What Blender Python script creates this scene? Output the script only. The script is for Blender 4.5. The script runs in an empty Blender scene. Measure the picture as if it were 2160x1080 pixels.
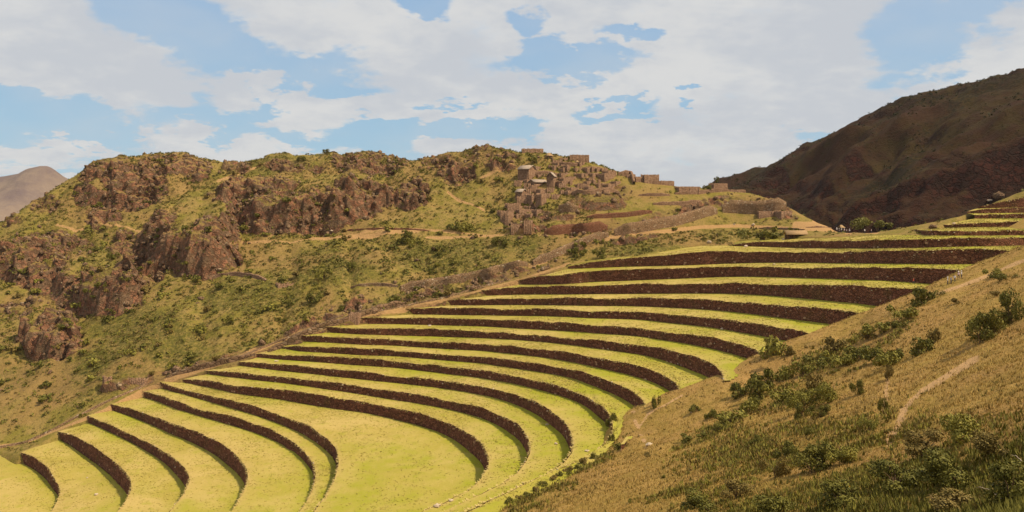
import bpy, math, random
import numpy as np
from mathutils import Vector, Matrix
from mathutils.bvhtree import BVHTree

# ------------------------------------------------------------------ camera, sky, sun
SC = bpy.context.scene
COL = SC.collection
F_PX = 1650.0      # focal length in pixels of a 2160 px wide frame
YH = 430.0         # height of the horizon in that frame
cam_d = bpy.data.cameras.new("camera")
cam = bpy.data.objects.new("camera", cam_d)
COL.objects.link(cam)
SC.camera = cam
cam.location = (0, 0, 0)
cam.rotation_euler = (math.radians(90), 0, 0)
cam_d.sensor_width = 36
cam_d.lens = 36 * F_PX / 2160.0
cam_d.shift_y = -(540 - YH) / 2160.0
cam_d.clip_start = 0.5
cam_d.clip_end = 40000

SUN_AZ = math.radians(102)     # from +Y towards +X
SUN_EL = math.radians(55)
S_DIR = Vector((math.cos(SUN_EL) * math.sin(SUN_AZ), math.cos(SUN_EL) * math.cos(SUN_AZ), math.sin(SUN_EL)))
sun_d = bpy.data.lights.new("sun", 'SUN')
sun_d.energy = 5.0
sun_d.angle = math.radians(0.53)
sun_d.color = (1.0, 0.87, 0.64)
sun = bpy.data.objects.new("sun", sun_d)
COL.objects.link(sun)
sun.rotation_euler = S_DIR.to_track_quat('Z', 'Y').to_euler()
sun.location = (200, -50, 300)

SC.render.engine = 'CYCLES'
SC.view_settings.view_transform = 'Standard'
SC.view_settings.look = 'None'
SC.view_settings.exposure = 0.0
SC.view_settings.gamma = 1.0
SC.view_settings.use_curve_mapping = False


def azel(px, py):
    a = math.atan((px - 1080) / F_PX)
    return a, math.atan(-(py - YH) / F_PX * math.cos(a))


W = bpy.data.worlds.new("World")
SC.world = W
W.use_nodes = True
nt = W.node_tree
nt.nodes.clear()


class G:
    """small node graph helper"""
    def __init__(s, t):
        s.t = t

    def n(s, typ, ins=None, **kw):
        nd = s.t.nodes.new(typ)
        for k, v in kw.items():
            setattr(nd, k, v)
        for k, v in (ins or {}).items():
            if isinstance(v, bpy.types.NodeSocket):
                s.t.links.new(v, nd.inputs[k])
            else:
                nd.inputs[k].default_value = v
        return nd

    def m(s, op, a, b=0.0, clamp=False, c=None):
        ins = {0: a, 1: b}
        if c is not None:
            ins[2] = c
        return s.n('ShaderNodeMath', ins, operation=op, use_clamp=clamp).outputs[0]

    def ramp(s, v, a, b, x=0.0, y=1.0, smooth=True):
        nd = s.n('ShaderNodeMapRange', {0: v, 1: a, 2: b, 3: x, 4: y})
        nd.interpolation_type = 'SMOOTHSTEP' if smooth else 'LINEAR'
        return nd.outputs[0]

    def mix(s, f, a, b, blend='MIX'):
        nd = s.n('ShaderNodeMix', data_type='RGBA', blend_type=blend)
        for i, v in ((0, f), (6, a), (7, b)):
            if isinstance(v, bpy.types.NodeSocket):
                s.t.links.new(v, nd.inputs[i])
            else:
                nd.inputs[i].default_value = v if i == 0 else (tuple(v) + (1,) if len(v) == 3 else v)
        return nd.outputs[2]

    def noise(s, vec, scale, detail=4, rough=0.55, dist=0.0, col=False):
        nd = s.n('ShaderNodeTexNoise', {'Vector': vec, 'Scale': scale, 'Detail': detail, 'Roughness': rough, 'Distortion': dist})
        return nd.outputs['Color' if col else 'Fac']


g = G(nt)
tc = g.n('ShaderNodeTexCoord').outputs['Generated']
sep = g.n('ShaderNodeSeparateXYZ', {0: tc})
az = g.m('ARCTAN2', sep.outputs[0], sep.outputs[1])
el = g.m('ARCSINE', sep.outputs[2])
ae = g.n('ShaderNodeCombineXYZ', {0: az, 1: el, 2: 0.0}).outputs[0]
sky = g.n('ShaderNodeTexSky', sky_type='NISHITA')
sky.sun_disc = False
sky.sun_elevation = SUN_EL
sky.sun_rotation = SUN_AZ
sky.altitude = 3300
sky.air_density = 1.0
sky.dust_density = 2.0
sky.ozone_density = 1.0
# cloud sheet seen from below: noise in a flattened direction space
den = g.m('ADD', g.m('ABSOLUTE', sep.outputs[2]), 0.28)
pl = g.n('ShaderNodeCombineXYZ', {0: g.m('DIVIDE', sep.outputs[0], den), 1: g.m('DIVIDE', sep.outputs[1], den), 2: 0.0}).outputs[0]
n1 = g.noise(pl, 2.6, 7, 0.60, 0.2)
warp = g.n('ShaderNodeVectorMath', {0: g.noise(pl, 5.0, 5, 0.62, 0.0, True), 1: (0.5, 0.5, 0.5)}, operation='SUBTRACT').outputs[0]
warp = g.n('ShaderNodeVectorMath', {0: warp, 'Scale': 0.125}, operation='SCALE').outputs[0]
aew = g.n('ShaderNodeVectorMath', {0: ae, 1: warp}, operation='ADD').outputs[0]


def blob(px, py, rx, ry):
    a0, e0 = azel(px, py)
    v = g.n('ShaderNodeVectorMath', {0: aew, 1: (a0, e0, 0)}, operation='SUBTRACT').outputs[0]
    v = g.n('ShaderNodeVectorMath', {0: v, 1: (F_PX / rx, F_PX / ry, 0)}, operation='MULTIPLY').outputs[0]
    ln = g.n('ShaderNodeVectorMath', {0: v}, operation='LENGTH').outputs[1]
    return g.ramp(ln, 1.85, 0.15)


HOLES = [(300, 20, 75, 50), (400, 70, 60, 60), (500, 130, 90, 45), (630, 165, 140, 42), (720, 185, 60, 30),
         (80, 255, 130, 32), (250, 292, 150, 30), (470, 270, 130, 45), (520, 235, 60, 40), (600, 290, 120, 40),
         (780, 280, 200, 36), (960, 275, 150, 32), (1010, 290, 70, 22), (900, 12, 60, 26), (1220, 138, 115, 24),
         (1140, 120, 40, 30), (905, 215, 45, 14), (990, 217, 50, 10), (1320, 238, 50, 14), (1245, 240, 35, 12),
         (1920, 60, 65, 90), (1960, 140, 75, 50), (2020, 40, 80, 50), (2080, 15, 60, 25), (1730, 285, 45, 16),
         (90, 350, 150, 22), (840, 320, 90, 22), (1100, 275, 50, 18), (1450, 212, 14, 10), (1330, 70, 50, 16),
         (30, 215, 60, 18), (1120, 40, 30, 30)]
ISLES = [(565, 184, 34, 18), (640, 222, 50, 34), (640, 266, 90, 20), (740, 235, 75, 30), (830, 232, 90, 26),
         (450, 310, 120, 22), (520, 325, 110, 14), (140, 314, 26, 14), (310, 300, 40, 15), (30, 335, 80, 24),
         (100, 345, 50, 12), (920, 325, 65, 20), (985, 235, 60, 20), (210, 315, 25, 8), (500, 212, 30, 30), (2060, 180, 90, 40)]
hole = None
for b in HOLES:
    o = blob(*b)
    hole = o if hole is None else g.m('MAXIMUM', hole, o)
isle = None
for b in ISLES:
    o = blob(*b)
    isle = o if isle is None else g.m('MAXIMUM', isle, o)
cov = g.m('SUBTRACT', 0.78, g.m('MULTIPLY', hole, 1.15))
cov = g.m('ADD', cov, g.m('MULTIPLY', isle, 1.0))
cov = g.m('ADD', cov, g.m('MULTIPLY', g.m('SUBTRACT', n1, 0.5), 1.15))
n3 = g.noise(pl, 9.0, 5, 0.65)
cov = g.m('ADD', cov, g.m('MULTIPLY', g.m('SUBTRACT', n3, 0.5), 0.85))
cmask = g.ramp(cov, 0.10, 0.66)
n2 = g.noise(pl, 1.7, 4, 0.5, 0.0)
cl_col = g.mix(g.ramp(g.m('ADD', n2, g.m('MULTIPLY', g.m('SUBTRACT', n3, 0.5), 0.5)), 0.35, 0.62), (0.70, 0.70, 0.695), (0.57, 0.595, 0.635))
bl = g.mix(g.ramp(el, 0.0, 0.28), (0.36, 0.575, 0.71), (0.335, 0.515, 0.735))
SKY_K = 0.10
skyc = g.n('ShaderNodeVectorMath', {0: sky.outputs[0], 'Scale': SKY_K}, operation='SCALE').outputs[0]
# thin veil that whitens the open blue, then the clouds themselves
skyc = g.mix(0.85, skyc, bl)
thin = g.m('MULTIPLY', g.ramp(g.noise(pl, 1.3, 4, 0.6), 0.36, 0.72), 0.42)
skyc = g.mix(thin, skyc, (0.58, 0.62, 0.66))
allc = g.mix(g.m('MULTIPLY', cmask, 0.97), skyc, cl_col)
below = g.ramp(el, -0.02, 0.0)
allc = g.mix(below, (0.16, 0.13, 0.07), allc)
bg = g.n('ShaderNodeBackground', {'Color': allc, 'Strength': 1.0})
wo = g.n('ShaderNodeOutputWorld', {'Surface': bg.outputs[0]})

# ------------------------------------------------------------------ helpers
rng = np.random.default_rng(7)
random.seed(7)


def P(px, py, d):
    return ((px - 1080) / F_PX * d, d, -(py - YH) / F_PX * d)


def to_px(X, Y, Z):
    Y = np.maximum(Y, 1.0)
    return 1080 + X / Y * F_PX, YH - Z / Y * F_PX


_perm = np.random.default_rng(3).random((256, 256))


def vnoise(x, y):
    xi = np.floor(x).astype(int)
    yi = np.floor(y).astype(int)
    fx = x - xi
    fy = y - yi
    fx = fx * fx * fx * (fx * (fx * 6 - 15) + 10)
    fy = fy * fy * fy * (fy * (fy * 6 - 15) + 10)
    a = _perm[xi & 255, yi & 255]
    b = _perm[(xi + 1) & 255, yi & 255]
    c = _perm[xi & 255, (yi + 1) & 255]
    d = _perm[(xi + 1) & 255, (yi + 1) & 255]
    return (a + (b - a) * fx) * (1 - fy) + (c + (d - c) * fx) * fy


def fbm(x, y, scale, octs=4, gain=0.5):
    s = 0.0
    a = 1.0
    t = 0.0
    x = np.asarray(x, float) / scale
    y = np.asarray(y, float) / scale
    for i in range(octs):
        s = s + a * (vnoise(x + 17.3 * i, y + 9.1 * i) - 0.5)
        t += a
        a *= gain
        x = x * 2.03
        y = y * 2.03
    return s / t * 2


def worley(x, y, scale):
    x = np.asarray(x, float) / scale
    y = np.asarray(y, float) / scale
    xi = np.floor(x).astype(int)
    yi = np.floor(y).astype(int)
    best = np.full(x.shape, 9.0)
    sec = np.full(x.shape, 9.0)
    cid = np.zeros(x.shape)
    for i in (-1, 0, 1):
        for j in (-1, 0, 1):
            cx = xi + i
            cy = yi + j
            px = cx + _perm[cx & 255, cy & 255]
            py = cy + _perm[(cx + 91) & 255, (cy + 37) & 255]
            d = (px - x) ** 2 + (py - y) ** 2
            m = d < best
            sec = np.where(m, best, np.minimum(sec, d))
            cid = np.where(m, _perm[(cx + 5) & 255, (cy + 177) & 255], cid)
            best = np.where(m, d, best)
    return np.sqrt(best), np.sqrt(sec), cid


def sstep(x, a, b):
    t = np.clip((x - a) / (b - a), 0, 1)
    return t * t * (3 - 2 * t)


class TPS:
    def __init__(s, pts, smooth=0.0):
        p = np.array(pts, float)
        s.c = p[:, :2]
        n = len(p)
        K = s.k(np.linalg.norm(s.c[:, None] - s.c[None], axis=2)) + np.eye(n) * smooth
        Q = np.c_[np.ones(n), s.c / 100]
        A = np.zeros((n + 3, n + 3))
        A[:n, :n] = K
        A[:n, n:] = Q
        A[n:, :n] = Q.T
        s.w = np.linalg.solve(A, np.r_[p[:, 2], 0, 0, 0])

    def k(s, r):
        return -r / 100.0      # linear kernel: no overshoot

    def __call__(s, X, Y):
        X = np.asarray(X, float)
        sh = X.shape
        q = np.c_[X.ravel(), np.asarray(Y, float).ravel()]
        out = np.empty(len(q))
        n = len(s.c)
        for i in range(0, len(q), 20000):
            b = q[i:i + 20000]
            r = np.sqrt(((b[:, None] - s.c[None]) ** 2).sum(2))
            out[i:i + 20000] = s.k(r) @ s.w[:n] + s.w[n] + (b / 100) @ s.w[n + 1:]
        return out.reshape(sh)


def mesh_np(name, V, Fc, mat=None, parent=None, smooth=False, attrs=None, mats=None, mat_idx=None):
    """V (n,3), Fc (m,k) all faces of one size"""
    V = np.asarray(V, np.float32)
    Fc = np.asarray(Fc, np.int32)
    me = bpy.data.meshes.new(name)
    me.vertices.add(len(V))
    me.vertices.foreach_set('co', V.ravel())
    k = Fc.shape[1]
    me.loops.add(Fc.size)
    me.loops.foreach_set('vertex_index', Fc.ravel())
    me.polygons.add(len(Fc))
    me.polygons.foreach_set('loop_start', np.arange(0, Fc.size, k, dtype=np.int32))
    me.polygons.foreach_set('loop_total', np.full(len(Fc), k, np.int32))
    if smooth:
        me.polygons.foreach_set('use_smooth', np.ones(len(Fc), bool))
    for m in (mats or ([mat] if mat else [])):
        me.materials.append(m)
    if mat_idx is not None:
        me.polygons.foreach_set('material_index', np.asarray(mat_idx, np.int32))
    me.update(calc_edges=True)
    for an, av in (attrs or {}).items():
        av = np.asarray(av, np.float32)
        a = me.color_attributes.new(an, 'FLOAT_COLOR', 'POINT')
        c = np.ones((len(V), 4), np.float32)
        c[:, :av.shape[1]] = av
        a.data.foreach_set('color', c.ravel())
    o = bpy.data.objects.new(name, me)
    COL.objects.link(o)
    if parent:
        o.parent = parent
    return o


def tag(o, label=None, cat=None, group=None, kind=None):
    if label:
        o['label'] = label
    if cat:
        o['category'] = cat
    if group:
        o['group'] = group
    if kind or label:
        o['kind'] = kind or 'thing'
    return o


def empty(name, loc=(0, 0, 0), rz=0.0):
    o = bpy.data.objects.new(name, None)
    COL.objects.link(o)
    o.location = loc
    o.rotation_euler = (0, 0, rz)
    o.empty_display_size = 0.3
    return o


def grid_faces(nr, nc):
    i = np.arange(nr - 1)[:, None] * nc + np.arange(nc - 1)[None]
    return np.stack([i, i + 1, i + nc + 1, i + nc], -1).reshape(-1, 4)


# ------------------------------------------------------------------ materials
def new_mat(name, rough=0.95, spec=0.1):
    m = bpy.data.materials.new(name)
    m.use_nodes = True
    t = m.node_tree
    b = t.nodes['Principled BSDF']
    b.inputs['Roughness'].default_value = rough
    b.inputs['Specular IOR Level'].default_value = spec
    return m, G(t), b


def pos(g):
    return g.n('ShaderNodeNewGeometry').outputs['Position']


def obj_co(g):
    return g.n('ShaderNodeTexCoord').outputs['Object']


def attr(g, name):
    a = g.n('ShaderNodeAttribute', attribute_name=name)
    return g.n('ShaderNodeSeparateColor', {0: a.outputs['Color']})


def bump(g, b, h, dist, strength=1.0):
    bp = g.n('ShaderNodeBump', {'Height': h, 'Distance': dist, 'Strength': strength})
    g.t.links.new(bp.outputs[0], b.inputs['Normal'])


def mat_lawn():
    m, g, b = new_mat("terrace_grass")
    p = pos(g)
    a = attr(g, 'mask')
    big = g.noise(p, 0.045, 4, 0.55, 0.6)
    mid = g.noise(p, 0.35, 5, 0.6)
    fine = g.noise(p, 3.5, 3, 0.7)
    st = g.n('ShaderNodeMapping', {0: p, 'Rotation': (0, 0, 0.5), 'Scale': (1.0, 0.25, 1.0)}).outputs[0]
    streak = g.noise(st, 1.3, 4, 0.65)
    c = g.mix(g.ramp(big, 0.38, 0.62), (0.40, 0.325, 0.075), (0.50, 0.385, 0.135))
    c = g.mix(g.m('MULTIPLY', g.ramp(mid, 0.52, 0.72), 0.75), c, (0.335, 0.325, 0.042))
    c = g.mix(g.m('MULTIPLY', g.ramp(streak, 0.5, 0.75), 0.5), c, (0.56, 0.42, 0.17))
    c = g.mix(g.m('MULTIPLY', a.outputs[1], g.ramp(mid, 0.3, 0.6, 0.55, 1)), c, (0.31, 0.325, 0.025))
    edge = g.m('MULTIPLY', a.outputs[0], g.ramp(g.noise(p, 0.9, 4, 0.6), 0.3, 0.62, 0.35, 1))
    c = g.mix(g.m('MULTIPLY', edge, 0.85), c, (0.50, 0.36, 0.15))
    c = g.mix(g.m('MULTIPLY', g.ramp(fine, 0.35, 0.8), 0.45), c, (0.27, 0.22, 0.045))
    g.t.links.new(c, b.inputs['Base Color'])
    bump(g, b, g.m('ADD', fine, g.m('MULTIPLY', mid, 2.0)), 0.12, 0.7)
    return m


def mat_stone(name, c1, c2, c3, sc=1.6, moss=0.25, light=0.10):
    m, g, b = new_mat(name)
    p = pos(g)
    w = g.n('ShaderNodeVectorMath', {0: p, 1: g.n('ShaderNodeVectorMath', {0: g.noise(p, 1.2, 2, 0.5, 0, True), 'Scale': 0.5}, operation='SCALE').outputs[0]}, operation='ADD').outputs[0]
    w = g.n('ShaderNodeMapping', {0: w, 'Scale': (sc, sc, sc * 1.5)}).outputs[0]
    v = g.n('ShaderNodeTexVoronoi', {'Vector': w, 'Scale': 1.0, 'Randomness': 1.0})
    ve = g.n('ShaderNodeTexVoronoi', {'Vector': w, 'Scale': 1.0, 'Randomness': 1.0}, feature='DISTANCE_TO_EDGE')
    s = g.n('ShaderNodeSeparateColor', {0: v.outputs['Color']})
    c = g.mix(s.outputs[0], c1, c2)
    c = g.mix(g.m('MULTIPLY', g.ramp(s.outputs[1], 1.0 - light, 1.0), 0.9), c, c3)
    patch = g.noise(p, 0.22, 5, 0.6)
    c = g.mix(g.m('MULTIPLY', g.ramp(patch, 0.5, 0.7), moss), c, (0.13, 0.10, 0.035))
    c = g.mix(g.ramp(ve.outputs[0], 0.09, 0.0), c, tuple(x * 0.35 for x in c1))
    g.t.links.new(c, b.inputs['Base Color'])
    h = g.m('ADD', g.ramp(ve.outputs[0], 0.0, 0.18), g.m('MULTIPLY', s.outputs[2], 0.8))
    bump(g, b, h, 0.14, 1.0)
    return m


def mat_hill(name, ga, gb, gc, ra, rb, pth, gsc=1.0):
    """mask: r rock, g path, b lush"""
    m, g, b = new_mat(name)
    p = pos(g)
    a = attr(g, 'mask')
    big = g.noise(p, 0.03 * gsc, 4, 0.55, 0.5)
    mid = g.noise(p, 0.16 * gsc, 6, 0.65)
    fine = g.noise(p, 0.9 * gsc, 5, 0.7)
    tiny = g.noise(p, 3.0 * gsc, 3, 0.7)
    c = g.mix(g.ramp(mid, 0.38, 0.62), ga, gb)
    dark = g.ramp(g.m('ADD', fine, g.m('MULTIPLY', a.outputs[2], 0.12)), 0.52, 0.66)
    c = g.mix(g.m('MULTIPLY', dark, 0.8), c, gc)
    c = g.mix(g.m('MULTIPLY', g.ramp(big, 0.46, 0.62), 0.6), c, tuple(0.6 * x + 0.45 * y for x, y in zip(gb, rb)))
    c = g.mix(g.m('MULTIPLY', g.ramp(tiny, 0.45, 0.8), 0.35), c, tuple(x * 0.55 for x in gb))
    # rock
    rn = g.noise(p, 0.28 * gsc, 7, 0.7, 0.4)
    rk = g.mix(g.ramp(rn, 0.42, 0.6), ra, rb)
    rk = g.mix(g.m('MULTIPLY', g.ramp(g.noise(p, 1.1 * gsc, 4, 0.7), 0.55, 0.72), 0.55), rk, tuple(1.0 * x + 0.13 for x in ra) if ra[0] > 0.1 else tuple(1.3 * x for x in ra))
    rk = g.mix(g.m('MULTIPLY', g.ramp(g.noise(p, 0.6 * gsc, 5, 0.7), 0.58, 0.7), 0.6), rk, tuple(x * 0.8 for x in gc))
    cr = g.n('ShaderNodeTexVoronoi', {'Vector': g.n('ShaderNodeVectorMath', {0: p, 1: g.n('ShaderNodeVectorMath', {0: g.noise(p, 0.5 * gsc, 3, 0.7, 0, True), 'Scale': 6.0}, operation='SCALE').outputs[0]}, operation='ADD').outputs[0], 'Scale': 0.36 * gsc}, feature='DISTANCE_TO_EDGE').outputs[0]
    crk = g.ramp(cr, 0.0, 0.16)
    rk = g.mix(g.m('MULTIPLY', g.m('SUBTRACT', 1.0, crk), g.ramp(rn, 0.40, 0.58, 0.0, 0.65)), rk, tuple(x * 0.36 for x in ra))
    rm = g.ramp(g.m('ADD', a.outputs[0], g.m('MULTIPLY', g.m('SUBTRACT', fine, 0.5), 1.3)), 0.36, 0.56)
    nz = g.n('ShaderNodeSeparateXYZ', {0: g.n('ShaderNodeNewGeometry').outputs['Normal']}).outputs[2]
    rm = g.m('MULTIPLY', rm, g.m('SUBTRACT', 1.0, g.m('MULTIPLY', g.ramp(nz, 0.66, 0.86), g.ramp(big, 0.35, 0.55, 0.35, 0.85))))
    c = g.mix(rm, c, rk)
    pm = g.ramp(g.m('ADD', a.outputs[1], g.m('MULTIPLY', g.m('SUBTRACT', mid, 0.5), 0.5)), 0.35, 0.6)
    c = g.mix(pm, c, pth)
    g.t.links.new(c, b.inputs['Base Color'])
    h = g.m('ADD', g.m('MULTIPLY', fine, 1.5), g.m('MULTIPLY', tiny, 0.5))
    h = g.m('ADD', h, g.m('MULTIPLY', g.m('MULTIPLY', rn, rm), 2.5))
    h = g.m('ADD', h, g.m('MULTIPLY', g.m('MULTIPLY', crk, rm), 1.4))
    bump(g, b, h, 0.8 / gsc, 0.8)
    return m


def mat_leaf(name, c1, c2, c3):
    m, g, b = new_mat(name, 0.7, 0.2)
    oi = g.n('ShaderNodeObjectInfo').outputs['Random']
    p = pos(g)
    n = g.noise(p, 1.7, 3, 0.6)
    n2 = g.noise(p, 9.0, 2, 0.6)
    c = g.mix(g.ramp(n, 0.35, 0.65), c1, c2)
    c = g.mix(g.m('MULTIPLY', g.ramp(n2, 0.45, 0.65), 0.6), c, c3)
    c = g.mix(g.m('MULTIPLY', oi, 0.35), c, c2)
    g.t.links.new(c, b.inputs['Base Color'])
    return m


def mat_plain(name, c1, c2, sc=1.0, rough=0.9, bs=0.3):
    m, g, b = new_mat(name, rough)
    p = pos(g)
    n = g.noise(p, sc, 5, 0.65)
    g.t.links.new(g.mix(g.ramp(n, 0.35, 0.65), c1, c2), b.inputs['Base Color'])
    bump(g, b, n, bs, 0.6)
    return m


M_LAWN = mat_lawn()
M_TUFT = mat_leaf('lawn_tuft_blade', (0.40, 0.33, 0.08), (0.30, 0.29, 0.045), (0.52, 0.39, 0.15))
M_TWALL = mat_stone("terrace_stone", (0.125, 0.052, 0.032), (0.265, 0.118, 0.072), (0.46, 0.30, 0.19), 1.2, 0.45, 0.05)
M_RUIN = mat_stone("ruin_stone", (0.31, 0.185, 0.115), (0.46, 0.29, 0.19), (0.52, 0.36, 0.24), 1.8, 0.12, 0.10)
M_RETW = mat_stone("embankment_stone", (0.30, 0.185, 0.11), (0.40, 0.27, 0.165), (0.52, 0.42, 0.30), 1.3, 0.45, 0.15)
M_RED = mat_stone("red_stone", (0.26, 0.115, 0.068), (0.34, 0.165, 0.10), (0.45, 0.30, 0.2), 1.8, 0.2, 0.06)
M_HILL = mat_hill("hill_ground", (0.245, 0.205, 0.042), (0.34, 0.245, 0.082), (0.100, 0.100, 0.022),
                  (0.225, 0.145, 0.088), (0.35, 0.165, 0.095), (0.47, 0.29, 0.13))
M_NEAR = mat_hill("dry_hillside", (0.355, 0.245, 0.062), (0.47, 0.305, 0.10), (0.27, 0.20, 0.045),
                  (0.30, 0.20, 0.12), (0.34, 0.17, 0.09), (0.56, 0.36, 0.18), 1.6)
M_DARK = mat_hill("shaded_hill_ground", (0.062, 0.042, 0.014), (0.050, 0.025, 0.013), (0.017, 0.016, 0.007),  # cloud shade over this hill is put into the darkened ground colours
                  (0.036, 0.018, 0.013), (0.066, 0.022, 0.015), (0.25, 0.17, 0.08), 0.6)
M_FAR = mat_plain("far_mountain_ground", (0.25, 0.19, 0.15), (0.15, 0.11, 0.11), 0.006, 0.95, 20)
M_ROCK = mat_stone("crag_rock", (0.17, 0.105, 0.065), (0.27, 0.175, 0.11), (0.36, 0.27, 0.18), 0.55, 0.45, 0.15)
M_BOULDER = mat_plain("pale_boulder", (0.62, 0.52, 0.40), (0.42, 0.33, 0.24), 2.0, 0.9, 0.1)
M_LEAF = mat_leaf("shrub_leaf", (0.070, 0.075, 0.012), (0.155, 0.145, 0.022), (0.26, 0.23, 0.04))
M_LEAF2 = mat_leaf("bright_shrub_leaf", (0.12, 0.125, 0.018), (0.24, 0.22, 0.032), (0.40, 0.34, 0.08))
M_LEAF3 = mat_leaf("dull_shrub_leaf", (0.13, 0.10, 0.028), (0.22, 0.165, 0.04), (0.32, 0.23, 0.07))
M_STEM = mat_plain("shrub_stem", (0.16, 0.10, 0.06), (0.22, 0.15, 0.09), 3.0, 0.9, 0.02)
M_DRY = mat_leaf("dry_grass_blade", (0.39, 0.275, 0.074), (0.50, 0.345, 0.12), (0.34, 0.26, 0.06))
M_FRINGE = mat_leaf("lip_grass_blade", (0.46, 0.36, 0.12), (0.52, 0.40, 0.17), (0.36, 0.32, 0.07))
M_THATCH = mat_plain("pale_thatch", (0.47, 0.39, 0.33), (0.33, 0.26, 0.21), 1.5, 0.9, 0.1)
M_THATCH2 = mat_plain("brown_thatch", (0.42, 0.29, 0.16), (0.33, 0.22, 0.12), 1.5, 0.9, 0.1)
M_VALLEY = mat_plain("valley_floor_ground", (0.22, 0.18, 0.07), (0.14, 0.13, 0.04), 0.01, 0.95, 2)

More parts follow.
